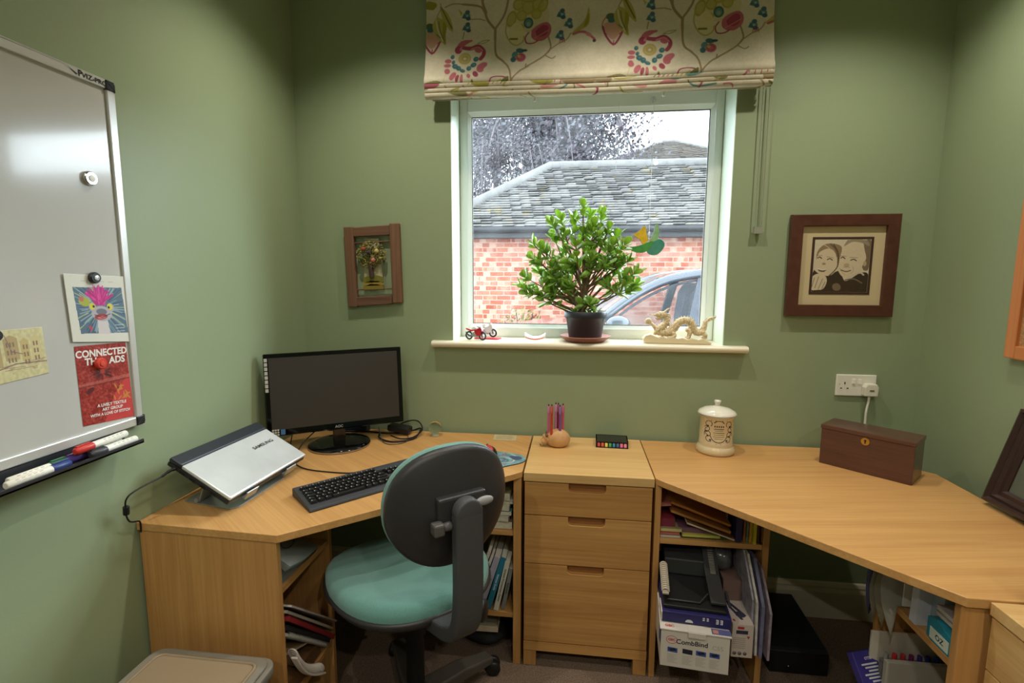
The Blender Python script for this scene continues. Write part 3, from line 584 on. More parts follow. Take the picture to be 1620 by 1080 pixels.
# fabric surface: u across 0..541 -> x ; v down 0..236 along the profile
pr = [(YB-.030, 2.60), (YB-.034, 2.45), (YB-.05, 2.32), (YB-.074, 2.215), (YB-.086, 2.185), (YB-.080, 2.170), (YB-.062, 2.174), (YB-.070, 2.178), (YB-.084, 2.168), (YB-.078, 2.155), (YB-.058, 2.158), (YB-.066, 2.162), (YB-.080, 2.152), (YB-.074, 2.140), (YB-.054, 2.143), (YB-.062, 2.148), (YB-.076, 2.137), (YB-.070, 2.124), (YB-.050, 2.122)]
PP = [(p.y, p.z) for p in cat_([(0, a, c) for a, c in pr], 6)]
cum = [0]
for i in range(1, len(PP)): cum.append(cum[-1]+math.hypot(PP[i][0]-PP[i-1][0], PP[i][1]-PP[i-1][1]))
def fab(x, y):
    s = y/258*cum[-1]; i = max(0, min(len(cum)-2, int(np.searchsorted(cum, s))-1)); t = (s-cum[i])/(cum[i+1]-cum[i]+1e-9)
    u = x/541; sag = .004*math.sin(u*PI)**2 if y > 150 else 0
    return (-.606+u*1.309, PP[i][0]*(1-t)+PP[i+1][0]*t-.002*math.sin(u*9)*min(1, y/150), PP[i][1]*(1-t)+PP[i+1][1]*t-sag)
def bp_(o): o.parent = bl_; o.matrix_parent_inverse = Matrix.Translation(bl_.location).inverted(); return o
fm = vcmat('blind_cloth', .85, .2)
o = bp_(cv.mesh('fabric', fab, fm)); so = o.modifiers.new('s', 'SOLIDIFY'); so.thickness = .0015; so.offset = 0
b = MB(); b.box(-.60, .695, YB-.032, YB-.001, 2.56, 2.60); bp_(b.build('headrail', WHITE_P))
b = MB(); b.box(-.59, .68, YB-.022, YB-.017, 2.128, 2.50); bp_(b.build('lining', mat('lining', (196, 186, 160), .9)))
for x in (-.17, .32):
    b = MB(); b.lathe([(0, 0), (.006, .002), (.005, .014), (.002, .018)], 10, c=(x, YB-.05, 2.100)); b.tube([(x, YB-.05, 2.118), (x, YB-.05, 2.14)], .001, 5); bp_(b.build('cord_end', WHT))
b = MB()
for dx in (0, .024):
    z = 2.14
    while z > 1.60:
        b.ball((.690+dx-.0, YB-.018, z), .0026, 6); z -= .0062
b.tube([(.690, YB-.018, 1.6), (.690, YB-.018, 2.5)], .0007, 4); b.tube([(.714, YB-.018, 1.6), (.714, YB-.018, 2.5)], .0007, 4)
b.box(.687, .717, YB-.024, YB-.010, 1.590, 1.615); bp_(b.build('bead_chain', mat('chain_clear', (150, 152, 140), .3)))

# ------------------------------------------------------------------ whiteboard on the left wall
wb = thing('whiteboard', 'large glossy whiteboard with silver frame and black corners on the left wall', 'whiteboard', (XL, .60, 1.0))
def wp(b, name, m, par=wb, **k):
    o = b.build(name, m, par, **k); o.matrix_parent_inverse = Matrix.Translation(wb.location).inverted(); return o
by0, by1, bz0, bz1, fx = -.02, 1.228, 1.013, 1.908, XL+.018
b = MB(); b.box(XL+.001, XL+.012, by0, by1, bz0, bz1); wp(b, 'writing_surface', mat('enamel_white', (190, 190, 186), .13, coat=.12, spec=.4))
b = MB()
for (y0, y1, z0, z1) in ((by0, by1, bz1-.022, bz1), (by0, by1, bz0, bz0+.024), (by1-.020, by1, bz0, bz1), (by0, by0+.02, bz0, bz1)): b.box(XL+.001, fx, y0, y1, z0, z1)
wp(b, 'frame', mat('alu_satin', (206, 206, 202), .35, metal=.4), bevel=.003)
for y, z in ((by1, bz1), (by1, bz0)):
    b = MB(); sz = -1 if z == bz1 else 1; b.prism([(y-.022, z), (y-.022, z+sz*.004)]+[(y+.003, z+sz*.026), (y+.003, z+sz*.006), (y-.004, z)], XL+.001, fx+.004, 'x'); b.box(XL+.001, fx+.003, y-.022, y+.002, z-(0 if sz > 0 else .024), z+(.024 if sz > 0 else 0)); wp(b, 'corner_cap', BLACK, bevel=.003)
WT = lambda y, z, dx=.0008: frame((fx+dx, y, z), (0, 1, 0), (0, 0, 1))
b = MB(); b.text('VIZ-PRO', .016, WT(by1-.050, bz1-.012), bold=.02, sx=1.1); b.add([(fx+.0008, by1-.118, bz1-.004), (fx+.0008, by1-.098, bz1-.017), (fx+.0008, by1-.094, bz1-.014)], [(0, 1, 2)]); b.text('P', .02, WT(by1-.088, bz1-.011), bold=.03)
wp(b, 'maker_mark', INK)
b = MB(); b.box(XL+.013, XL+.075, .62, 1.165, .982, .986); b.box(XL+.071, XL+.075, .62, 1.165, .982, .992); b.box(XL+.001, XL+.018, .62, 1.165, .982, 1.012); wp(b, 'pen_tray', mat('tray_dark', (42, 44, 48), .35))
# marker pens lying in the tray
def pen(y, x, z, rz, cap, lab, rest=None, flip=False, L=.125):
    t = thing('marker_pen', lab, 'pen', (x, y, z), 0, 'marker pens in the whiteboard tray', rot=(0, 0, R(rz))); r = .0085
    s = -1 if flip else 1
    b = MB(); b.lathe([(r*.75, 0), (r, .002), (r, L*.72)], 16, T=TR(0, 0, 0, rx=-90*s)); b.build('barrel', WHT, t)
    b = MB(); b.lathe([(r*1.02, 0), (r*1.1, .004), (r*1.1, L*.30), (r*.7, L*.33)], 16, T=Matrix.Translation((0, s*L*.70, 0)) @ TR(0, 0, 0, rx=-90*s)); b.box(-.003, .003, s*L*.74, s*L*1.0, r, r*1.35); b.build('cap', colm(cap, .4), t)
    b = MB()
    for k in range(5): b.add([(r*1.01*math.cos(a), s*(L*.12+k*.012), r*1.01*math.sin(a)) for a in (R(20), R(55))]+[(r*1.01*math.cos(a), s*(L*.12+k*.012+.007), r*1.01*math.sin(a)) for a in (R(55), R(20))], [(0, 1, 2, 3)])
    b.build('print', mat('print_grey', (90, 88, 92), .6), t); return t
tz = .9955
pen(1.155, XL+.062, tz, 0, (60, 60, 66), 'white marker pen with dark grey cap at the outer edge of the tray', flip=True)
pen(1.13, XL+.042, tz, 0, (82, 54, 128), 'white marker pen with purple cap lying in the tray', flip=True, L=.14)
pen(1.140, XL+.049, tz+.018, 3, (196, 52, 46), 'white marker pen with red cap lying on top of the others', flip=True, L=.14)
pen(.845, XL+.062, tz, 0, (40, 60, 120), 'white marker pen at the outer edge of the tray, left of the purple-capped one', L=.13, flip=False)
pen(.865, XL+.042, tz, 0, (40, 100, 60), 'white marker pen against the board, left of the purple-capped one', L=.12, flip=False)
# magnets and papers
def magnet(y, z, r, m1, m2, lab, off=.012, h=.010):
    t = thing('magnet', lab, 'magnet', (XL+off, y, z)); b = MB(); b.lathe([(r, 0), (r, h*.7), (r*.85, h), (0, h)], 24, T=TR(0, 0, 0, ry=90), sm=False); b.build('body', m1, t)
    b = MB(); b.lathe([(r*.5, h+.0002), (r*.45, h+.002), (0, h+.0025)], 16, T=TR(0, 0, 0, ry=90), sm=False); b.build('centre', m2, t); return t
magnet(1.141, 1.655, .017, CHROME, WHT, 'round glass magnet alone on the upper part of the whiteboard', off=.0122)
magnet(1.123, 1.414, .014, mat('dark_metal', (70, 72, 74), .3, metal=.8), CHROME, 'dark round magnet holding the bird card', off=.0165)
magnet(.895, 1.296, .012, BLACK, BLACK, 'black magnet at the left edge of the photo on the street scene card', off=.0132)
magnet(1.118, 1.2, .014, colm((206, 64, 48), .4), colm((214, 80, 60), .4), 'red magnet in the middle of the red poster title', off=.0145)
def paper(name, lab, cat, W, H, cvv, tl, tr, bl, br, lift, m, extra=None):
    """sheet pinned to the board: bilinear corners (y,z) with small lift from the board"""
    def fn(x, y):
        s, t = x/cvv.W, y/cvv.H; a = [tl[i]*(1-s)*(1-t)+tr[i]*s*(1-t)+bl[i]*(1-s)*t+br[i]*s*t for i in (0, 1)]
        return (XL+.0128+lift(s, t), a[0], a[1])
    t_ = cvv.mesh(name, fn, m); tag(t_, lab, cat); so = t_.modifiers.new('s', 'SOLIDIFY'); so.thickness = .0006; so.offset = -1; return fn, t_
c = Cv(100, 105, 1.6, (216, 214, 204)); c.poly([(11, 20), (92, 18), (94, 90), (14, 92)], (86, 112, 132))
for i in range(150):
    a = random.uniform(0, 2*PI); r1 = random.uniform(14, 22); r2 = r1+random.uniform(8, 34); cx, cy = 52, 50
    x1, y1, x2, y2 = cx+r1*math.cos(a), cy+r1*math.sin(a), cx+r2*math.cos(a), cy+r2*math.sin(a)
    f = lambda x, y: (max(13, min(92, x)), max(20, min(90, y)))
    c.line([f(x1, y1), f(x2, y2)], random.uniform(.7, 1.8), random.choice([(150, 176, 188), (60, 92, 120), (190, 196, 140), (120, 160, 170), (54, 70, 104), (180, 186, 196)]), .8)
c.ell(26, 42, 9, 7, (166, 176, 60), 20); c.ell(22, 38, 4, 4, (190, 110, 100))
c.poly([(44, 66), (60, 66), (62, 92), (42, 92)], (206, 200, 200)); c.ell(52, 60, 17, 12, (176, 172, 180)); c.ell(38, 50, 6, 7, (170, 168, 176)); c.ell(68, 50, 6, 7, (170, 168, 176))
c.ell(38, 49, 4.6, 5, (214, 206, 60)); c.ell(67, 49, 4.6, 5, (214, 206, 60)); c.ell(40, 49, 1.8, 2, (20, 20, 20)); c.ell(65, 50, 1.8, 2, (20, 20, 20)); c.ell(52, 57, 9, 5, (110, 110, 124)); c.ell(50, 65, 11, 4.5, (150, 60, 60), -8); c.ell(51, 66, 7, 2, (220, 110, 110), -8); c.line([(40, 62), (52, 66), (66, 60)], 1, (60, 40, 50))
for i in range(90):
    a = random.uniform(-2.7, -.45); r2 = random.uniform(14, 27); c.line([(51+random.uniform(-8, 8), 46), (51+r2*math.cos(a)*1.0, 42+r2*math.sin(a))], random.uniform(1, 2.4), random.choice([(206, 40, 140), (222, 74, 160), (180, 24, 116)]), .85)
c.line([(30, 84), (28, 81), (31, 80), (33, 84), (30, 88)], 1.6, (200, 70, 80))
for k in range(3): c.line([(72+k, 78+k*5), (88, 77+k*5)], 1, (216, 222, 226), .8)
for k in range(4): c.line([(25+k*15, 10), (33+k*15, 9.6)], .8, (170, 168, 160), .8)
fn1, _ = paper('bird_card', 'square greeting card of a startled bird with bright pink plume', 'card', 100, 105, c, (1.050, 1.424), (1.211, 1.417), (1.056, 1.262), (1.219, 1.243), lambda s, t: .003+.0*(t), vcmat('card_print', .5, coat=.2))
c = Cv(90, 130, 1.6, (150, 44, 36)); c.noise(28, 2.2); c.noise(16, 6)
c.poly([(90, 52), (90, 130), (36, 130), (60, 84)], (196, 62, 62)); c.poly([(0, 62), (90, 54), (90, 60), (0, 68)], (190, 110, 100), .6); c.poly([(0, 66), (90, 60), (90, 62), (0, 69)], (110, 30, 30), .6)
for i in range(40): a = random.uniform(0, 6.28); c.line([(42+6*math.cos(a), 47+3*math.sin(a)), (42+random.uniform(10, 22)*math.cos(a), 48+random.uniform(6, 14)*math.sin(a))], 1, (60, 24, 28), .8)
c.ell(42, 44, 4, 4, (176, 60, 46)); c.ell(18, 74, 8, 4, (90, 26, 28), -30)
for i in range(16): c.ell(70+random.uniform(-12, 14), 82+random.uniform(-16, 14), 5, 1.3, (196, 130, 60), random.uniform(0, 180))
cor = ((1.060, 1.2505), (1.2, 1.244), (1.062, 1.053), (1.2055, 1.040))
e = MB()
def onp(cor, s, t, dx): a = [cor[0][i]*(1-s)*(1-t)+cor[1][i]*s*(1-t)+cor[2][i]*(1-s)*t+cor[3][i]*s*t for i in (0, 1)]; return (XL+.0128+dx, a[0], a[1])
def ptext(s, cx, cy, size, bold=0, sx=1, cor=cor, W=90, H=130, dx=.0008):
    p = onp(cor, cx/W, cy/H, dx); q = onp(cor, cx/W+.2, cy/H, dx); d = (q[0]-p[0], q[1]-p[1], q[2]-p[2]); e.text(s, size, frame(p, d, (0, 0, 1)), 0, bold, sx=sx)
ptext('CONNECTED', 45, 14, .024, .035, .95); ptext('TH', 24, 27, .024, .035); ptext('ADS', 70, 28, .024, .035)
ptext('A LIVELY TEXTILE', 52, 101, .0105, .03); ptext('ART GROUP', 52, 108.5, .0105, .03); ptext('WITH A LOVE OF STITCH', 48, 116, .0098, .03)
e.mats = [mat('lettering_white', (232, 226, 220), .6)]
def fnp(x, y): return onp(cor, x/90, y/130, 0)
o = c.mesh('poster', fnp, vcmat('card_print'), extra=e); tag(o, 'folded red textile group poster below the bird card', 'poster')
c = Cv(110, 80, 1.5, (204, 196, 150)); c.noise(14, 4)
for (x, y, w_, h) in ((8, 12, 20, 44), (34, 8, 26, 40), (64, 14, 16, 38), (84, 10, 18, 44)): c.poly([(x, y+h), (x, y+6), (x+w_/2, y), (x+w_, y+6), (x+w_, y+h)], random.choice([(196, 176, 120), (206, 190, 140), (182, 160, 116)])); [c.poly([(x+4+6*k, y+12+r*12), (x+7+6*k, y+12+r*12), (x+7+6*k, y+19+r*12), (x+4+6*k, y+19+r*12)], (140, 120, 100)) for k in range(int(w_/7)) for r in range(3)]
for k in range(9): c.line([(random.uniform(0, 100), 56+k*1.5), (random.uniform(20, 110), 52+k*2)], 1, (140, 110, 96), .7)
c.line([(0, 62), (50, 54), (110, 58)], 1.4, (120, 84, 90)); c.line([(38, 8), (46, 34), (66, 40)], 1, (110, 90, 110))
paper('street_scene_card', 'yellowish watercolour postcard of old street houses pinned at the left of the board', 'card', 110, 80, c, (.872, 1.305), (.992, 1.3045), (.880, 1.192), (.996, 1.199), lambda s, t: 0, vcmat('card_print'))

# ------------------------------------------------------------------ pictures on the back wall
wh = thing('wall_hanging', 'rustic wooden frame holding a woven tree, left of the window', 'picture', (-.866, YB, 1.466)); WO = wood('rustic_wood', (128, 92, 68), (88, 60, 46), 2, .8, coat=0); WOX = wood('rustic_wood_x', (128, 92, 68), (88, 60, 46), 0, .8, coat=0)
def hang(x, z): return (x, -.0, z)
fr_ = [(-.124, .162), (.118, .176), (.124, -.160), (-.112, -.182)]
for pts, m in (([(-.126, .163), (-.083, .163), (-.075, -.180), (-.117, -.180)], WO), ([(.078, .176), (.121, .177), (.127, -.160), (.084, -.160)], WO), ([(-.083, .160), (.078, .170), (.078, .128), (-.083, .122)], WOX), ([(-.078, -.137), (.082, -.125), (.082, -.165), (-.076, -.176)], WOX)):
    b = MB(); b.prism(pts, -.024, -.002, 'y'); b.build('frame_bar', m, wh, bevel=.003)
for z0, z1 in ((.095, .104), (-.105, -.098)):
    b = MB(); b.tube([(-.085, -.012, z0), (.085, -.012, z1)], .0028, 8); b.build('dowel', WO, wh)
b = MB(); b.add([(-.036, -.013, .108), (.026, -.013, .112), (.045, -.015, -.098), (-.045, -.015, -.104)], [(0, 1, 2, 3)])
for k in range(18): x = -.036+k*.0036; b.tube([(x, -.0165, .110), (x, -.010, .116)], .0016, 5)
b.build('woven_strip', mat('linen', (178, 170, 138), .95, var=.2, vscale=200), wh)
for z0, z1, cc, nm in ((-.104, -.088, (132, 116, 48), 'wool_band'), (-.088, -.074, (150, 128, 60), 'wool_band'), (-.074, -.05, (118, 112, 46), 'wool_band')):
    b = MB(); b.prism([(-.045, z0), (.045, z0+.004), (.045, z1), (.02, z1+.008), (-.015, z1+.008), (-.045, z1-.002)], -.020, -.0155, 'y'); b.build(nm, colm(cc, .95), wh)
b = MB(); b.tube([(-.004, -.022, -.05), (-.008, -.024, -.02), (-.014, -.025, .01)], [.011, .009, .007], 8); b.tube([(-.004, -.022, -.03), (.006, -.025, .01)], .005, 6); b.build('wool_trunk', colm((70, 54, 48), .95), wh)
b = MB()
for i in range(330):
    a = random.uniform(0, 2*PI); q_ = random.random()**.5; b.ball((-.003+.066*q_*math.cos(a), -.024-.010*random.random()*(1-q_*.6), .045+.055*q_*math.sin(a)), random.uniform(.003, .0052), 6, random.randrange(3))
b.build('wool_crown', [colm((118, 112, 60), .95), colm((150, 138, 78), .95), colm((88, 86, 48), .95)], wh)
for x, z, r, cc in ((-.034, .070, .009, (168, 84, 66)), (-.012, .055, .008, (72, 60, 80)), (.024, .060, .010, (190, 172, 104)), (.008, .022, .010, (190, 116, 108)), (-.044, .030, .008, (92, 104, 60)), (.040, .030, .007, (150, 140, 80))):
    b = MB(); b.ball((x, -.036, z), r, 12); b.build('felt_ball', colm(cc, .95), wh)

pf = thing('framed_photograph', 'dark wood square frame with sepia photograph of a smiling couple, right of the window', 'picture', (1.018, YB, 1.466)); FW = mat('frame_mahogany', (84, 50, 38), .35, var=.18, vscale=30)
a = .1945; i_ = .150
b = MB()
for k in range(4):
    T = Matrix.Rotation(R(90*k), 4, 'Y')
    b.prism([(-a, a), (a, a), (i_, i_), (-i_, i_)], -.026, -.001, 'y', T=T)
b.build('frame', FW, pf, bevel=.003)
b = MB(); b.box(-.152, .152, -.012, -.004, -.152, .152); b.build('mount', mat('mount_cream', (204, 188, 150), .85), pf)
b = MB()
for k in range(4):
    T = Matrix.Rotation(R(90*k), 4, 'Y'); b.prism([(-.110, .110), (.110, .110), (.1015, .1015), (-.1015, .1015)], -.0135, -.012, 'y', T=T)
b.build('inner_mount', mat('mount_brown', (64, 44, 34), .8), pf)
c = Cv(100, 100, 1.6, (206, 196, 172)); k_ = .19
def pv(pts): return [tuple(((x-380)/5.35, (y-295)/5.15)) for x, y in pts]
def sm2(p): return [(q.x, q.y) for q in cat_([(a_, b_, 0) for a_, b_ in p], 6)]
SK, SK2, DK, MD = (206, 192, 164), (178, 160, 130), (60, 50, 40), (120, 104, 84)
c.poly(sm2(pv([(380, 620), (420, 560), (520, 640), (640, 600), (700, 700), (840, 620), (915, 640), (915, 815), (380, 815), (380, 620)])), DK)
c.poly(sm2(pv([(640, 380), (610, 480), (625, 600), (690, 670), (770, 650), (840, 600), (880, 500), (900, 400), (860, 320), (760, 300), (680, 320), (640, 380)])), SK)
c.poly(sm2(pv([(840, 320), (915, 310), (915, 560), (880, 600), (850, 560), (880, 480), (860, 400), (840, 320)])), MD); c.noise(4, 2); c.poly(sm2(pv([(690, 300), (800, 296), (880, 310), (900, 360), (830, 330), (740, 320), (660, 360), (690, 300)])), (150, 138, 116))
c.poly(sm2(pv([(400, 480), (420, 390), (480, 340), (560, 340), (620, 380), (630, 480), (600, 600), (540, 650), (470, 640), (400, 600), (385, 540), (400, 480)])), SK)
c.poly(sm2(pv([(400, 500), (410, 410), (470, 345), (560, 335), (640, 370), (630, 470), (612, 560), (600, 470), (560, 400), (500, 385), (430, 420), (400, 500)])), (140, 120, 92)); c.line(sm2(pv([(560, 345), (610, 430), (612, 560), (540, 650)])), 2, DK, .7); c.line(sm2(pv([(470, 345), (520, 380), (580, 450)])), 1.4, SK, .7); c.line(sm2(pv([(530, 340), (580, 390), (605, 460)])), 1.2, DK, .6)
for x0, y0, x1, y1 in ((415, 470, 455, 475), (510, 485, 560, 492), (640, 470, 680, 478), (735, 492, 790, 498)): c.line(sm2(pv([(x0, y0+6), ((x0+x1)/2, y0-4), (x1, y1+4)])), 1.6, DK, .8)
for x0, y0, x1, y1 in ((410, 450, 460, 452), (505, 462, 570, 474), (630, 455, 690, 458), (725, 470, 800, 474)): c.line(pv([(x0, y0), (x1, y1)]), 1.2, MD, .6)
c.ell(*pv([(480, 530)])[0], 3.6, 2.6, SK2); c.line(pv([(470, 535), (495, 535)]), 1, DK, .6); c.ell(*pv([(700, 545)])[0], 5, 3.6, SK2); c.line(pv([(675, 565), (730, 565)]), 1, MD, .7)
c.poly(sm2(pv([(420, 575), (470, 590), (515, 580), (490, 610), (440, 605), (420, 575)])), DK, .8); c.line(sm2(pv([(425, 580), (470, 592), (510, 585)])), 1.8, (220, 212, 196)); c.line(sm2(pv([(650, 592), (700, 608), (745, 596)])), 1.5, DK, .8); c.line(sm2(pv([(635, 570), (650, 600), (690, 640)])), 1, SK2); c.line(sm2(pv([(760, 560), (770, 600), (740, 630)])), 1, SK2)
c.ell(*pv([(872, 530)])[0], 3, 5, SK2)
c.poly(sm2(pv([(360, 680), (400, 640), (450, 630), (510, 660), (520, 720), (490, 780), (440, 790), (380, 790), (360, 740), (360, 680)])), SK)
for x0, y0, x1, y1 in ((400, 670, 380, 760), (440, 660, 410, 770), (480, 680, 445, 780), (505, 710, 480, 780)): c.line(pv([(x0, y0), (x1, y1)]), 1.0, DK, .7)
c.line(sm2(pv([(740, 660), (830, 620), (870, 640)])), 3, (196, 186, 166)); c.line(sm2(pv([(700, 690), (780, 680), (860, 720)])), 2.2, MD); c.ell(*pv([(620, 760)])[0], 8, 7, MD, 30)
o = c.mesh('photograph', lambda x, y: (-.1005+x*.00201, -.0128, .1005-y*.00201), vcmat('photo_print', .35), pf)

# orange framed board just inside the right edge
b = MB(); rb = thing('noticeboard', 'orange wooden edge of a board on the right wall above the desk', 'board', (XR, 1.35, 1.28))
WR = wood('orange_wood', (212, 138, 84), (196, 120, 66), 2, .5)
b.box(-.022, -.001, .335, .372, -.10, .62); b.box(-.022, -.001, -.3, .335, -.10, -.062); b.box(-.022, -.001, -.3, .335, .583, .62); b.build('frame', WR, rb, bevel=.002)
b = MB(); b.box(-.012, -.001, -.3, .335, -.062, .583); b.build('cork_panel', mat('cork', (176, 132, 88), .9, var=.3, vscale=150), rb)
# ------------------------------------------------------------------ desks and drawer unit
DT = .74
def dpart(root):
    def f(b, name, m, **k):
        o = b.build(name, m, root, **k); o.matrix_parent_inverse = Matrix.Translation(root.location).inverted(); return o
    return f
dl = thing('corner_desk', 'oak corner desk on the left carrying the computer monitor, keyboard and laptop', 'desk', (-.70, 1.65, 0)); f = dpart(dl)
b = MB(); b.prism([(-1.197, 1.190), (-.770, 1.174), (-.200, 1.672), (-.172, 1.700), (-.172, 2.109), (-1.197, 2.109)], DT-.022, DT); f(b, 'desktop', OAKDIAG2, bevel=.0015)
b = MB(); b.prism([(-1.192, 1.193), (-.776, 1.178), (-.776, 1.196), (-1.192, 1.211)], 0, DT-.0225); f(b, 'end_panel', OAKZ, bevel=.001)
b = MB(); b.box(-1.192, -.788, 1.480, 1.498, 0, DT-.0225); f(b, 'inner_panel', OAKZ, bevel=.001)
b = MB(); b.box(-1.192, -.790, 1.212, 1.479, .545, .563); f(b, 'shelf', OAKY, bevel=.001)
b = MB(); b.box(-1.192, -.790, 1.212, 1.479, .185, .203); f(b, 'shelf', OAKY, bevel=.001)
b = MB(); b.box(-.203, -.175, 1.695, 2.105, 0, DT-.0225); f(b, 'end_panel', OAKZ, bevel=.001)
b = MB(); b.box(-.502, -.484, 1.80, 2.105, 0, DT-.0225); f(b, 'inner_panel', OAKZ, bevel=.001)
b = MB(); b.prism([(-.204, 1.70), (-.40, 1.70), (-.483, 1.80), (-.483, 2.10), (-.204, 2.10)], .498, .514); f(b, 'shelf', OAKX, bevel=.001)
b = MB(); b.prism([(-.204, 1.70), (-.385, 1.70), (-.483, 1.80), (-.483, 2.10), (-.204, 2.10)], .180, .200); f(b, 'shelf', OAKX, bevel=.001)
dr = thing('corner_desk', 'oak corner desk on the right carrying the lidded jar and the dark wooden box', 'desk', (.78, 1.65, 0)); f = dpart(dr)
b = MB(); b.prism([(.285, 1.700), (.312, 1.668), (.849, 1.119), (1.268, 1.119), (1.268, 1.868), (1.02, 2.109), (.285, 2.109)], DT-.022, DT); f(b, 'desktop', OAKDIAG, bevel=.0015)
b = MB(); b.box(.286, .306, 1.695, 2.105, 0, DT-.0225); f(b, 'end_panel', OAKZ, bevel=.001)
b = MB(); b.box(.645, .665, 1.695, 2.105, 0, DT-.0225); f(b, 'inner_panel', OAKZ, bevel=.001)
b = MB(); b.box(.307, .644, 1.70, 2.10, .506, .524); f(b, 'shelf', OAKX, bevel=.001)
b = MB(); b.box(.307, .644, 1.70, 2.10, .182, .200); f(b, 'shelf', OAKX, bevel=.001)
b = MB(); b.box(.846, 1.262, 1.128, 1.148, 0, DT-.0225); f(b, 'end_panel', OAKZ, bevel=.001)
b = MB(); b.box(.862, 1.262, 1.430, 1.448, 0, DT-.0225); f(b, 'inner_panel', OAKZ, bevel=.001)
b = MB(); b.box(.850, 1.262, 1.149, 1.429, .553, .571); f(b, 'shelf', OAKY, bevel=.001)
du = thing('drawer_unit', 'oak three drawer unit standing between the two corner desks', 'cabinet', (.058, 1.9, 0)); f = dpart(du)
b = MB(); b.box(-.166, .281, 1.690, 2.109, DT-.030, DT+.001); f(b, 'top', OAKP, bevel=.0015)
x0, x1, yf = -.164, .277, 1.693
b = MB(); b.box(x0, x0+.016, yf+.02, 2.105, .085, DT-.0305); b.box(x1-.016, x1, yf+.02, 2.105, .085, DT-.0305); b.box(x0, x1, 2.09, 2.104, .085, DT-.031); b.box(x0, x1, yf, 2.105, .062, .0975); f(b, 'carcass', OAKD, bevel=.001)
for k, (z0, z1) in enumerate(((.587, .706), (.404, .584), (.101, .401))):
    cx = .055; hw, hd, rr = .064, .030, .014
    b = MB()
    out = [(x0+.001, z0), (x1-.001, z0), (x1-.001, z1), (cx+hw, z1)]+[(cx+hw-rr+rr*math.cos(t), z1-hd+rr-rr*math.sin(t)) for t in (0, PI/6, PI/3, PI/2)]+[(cx-hw+rr-rr*math.sin(t), z1-hd+rr-rr*math.cos(t)) for t in (0, PI/6, PI/3, PI/2)]+[(cx-hw, z1), (x0+.001, z1)]
    b.prism(out, yf, yf+.019, 'y'); dr_ = f(b, 'drawer', OAKD, bevel=.0012)
    b = MB(); b.box(cx-hw, cx+hw, yf+.0195, yf+.024, z1-hd-.006, z1-.002); h_ = b.build('handle_recess', mat('recess_wood', (150, 100, 56), .5), dr_)
    h_.matrix_parent_inverse = Matrix.Identity(4)
for (a, c_) in ((x0, x0+.046), (x1-.046, x1)):
    for (d, e_) in ((yf+.004, yf+.03), (2.07, 2.10)):
        b = MB(); b.box(a, c_, d, e_, 0, .0615); f(b, 'foot', OAKZ, bevel=.001)

# ------------------------------------------------------------------ monitor
mx_, my_ = -.938, 1.885
mo = thing('monitor', 'black widescreen computer monitor on a glossy round foot', 'monitor', (mx_, my_, DT), 33)
b = MB(); b.lathe([(0, 0), (.118, 0), (.121, .003), (.121, .008)], 48); b.build('base_rim', mat('silver_rim', (170, 164, 156), .25, metal=.7), mo)
b = MB(); b.lathe([(.121, .008), (.119, .012), (.10, .016), (.05, .021), (0, .022)], 48); b.build('base', BLKGL, mo)
b = MB(); b.box(-.024, .024, -.008, .012, .015, .078); b.build('neck', mat('neck_gloss', (36, 26, 22), .1), mo, bevel=.004)
TM_ = TR(0, 0, .068, rx=-5); W2, Hh = .262, .318
b = MB(); b.box(-W2, W2, -.012, .016, 0, Hh, T=TM_); b.build('casing', BLKGL, mo, bevel=.004)
b = MB(); b.box(-W2+.018, W2-.018, -.0135, -.0115, .026, Hh-.016, T=TM_); b.build('screen', mat('lcd_dark', (62, 58, 55), .5, spec=.3), mo)  # screen colour lifted to grey in place of reflections
b = MB(); b.prism([(-.17, .05), (.17, .05), (.13, .27), (-.13, .27)], .016, .038, 'y', T=TM_); b.build('rear_housing', BLACK, mo, bevel=.008)
b = MB()
for k in range(8): b.box(-W2+.003, -W2+.014, -.0134, -.0125, Hh-.030-k*.0165, Hh-.017-k*.0165, T=TM_)
for k in range(3):
    for j in range(3): b.box(-W2+.018+k*.009, -W2+.025+k*.009, -.0145, -.0136, .004+j*.009, .010+j*.009, T=TM_)
b.build('feature_stickers', mat('sticker_grey', (188, 188, 184), .5), mo)
b = MB(); b.box(-W2+.048, -W2+.064, -.0145, -.0136, .006, .026, T=TM_); b.build('blue_sticker', mat('sticker_blue', (70, 120, 170), .4), mo)
b = MB(); b.text('AOC', .014, TM_ @ frame((0, -.0128, .012), (1, 0, 0), (0, 0, 1)), bold=.03); b.build('maker_mark', mat('mark_grey', (150, 150, 152), .4), mo)

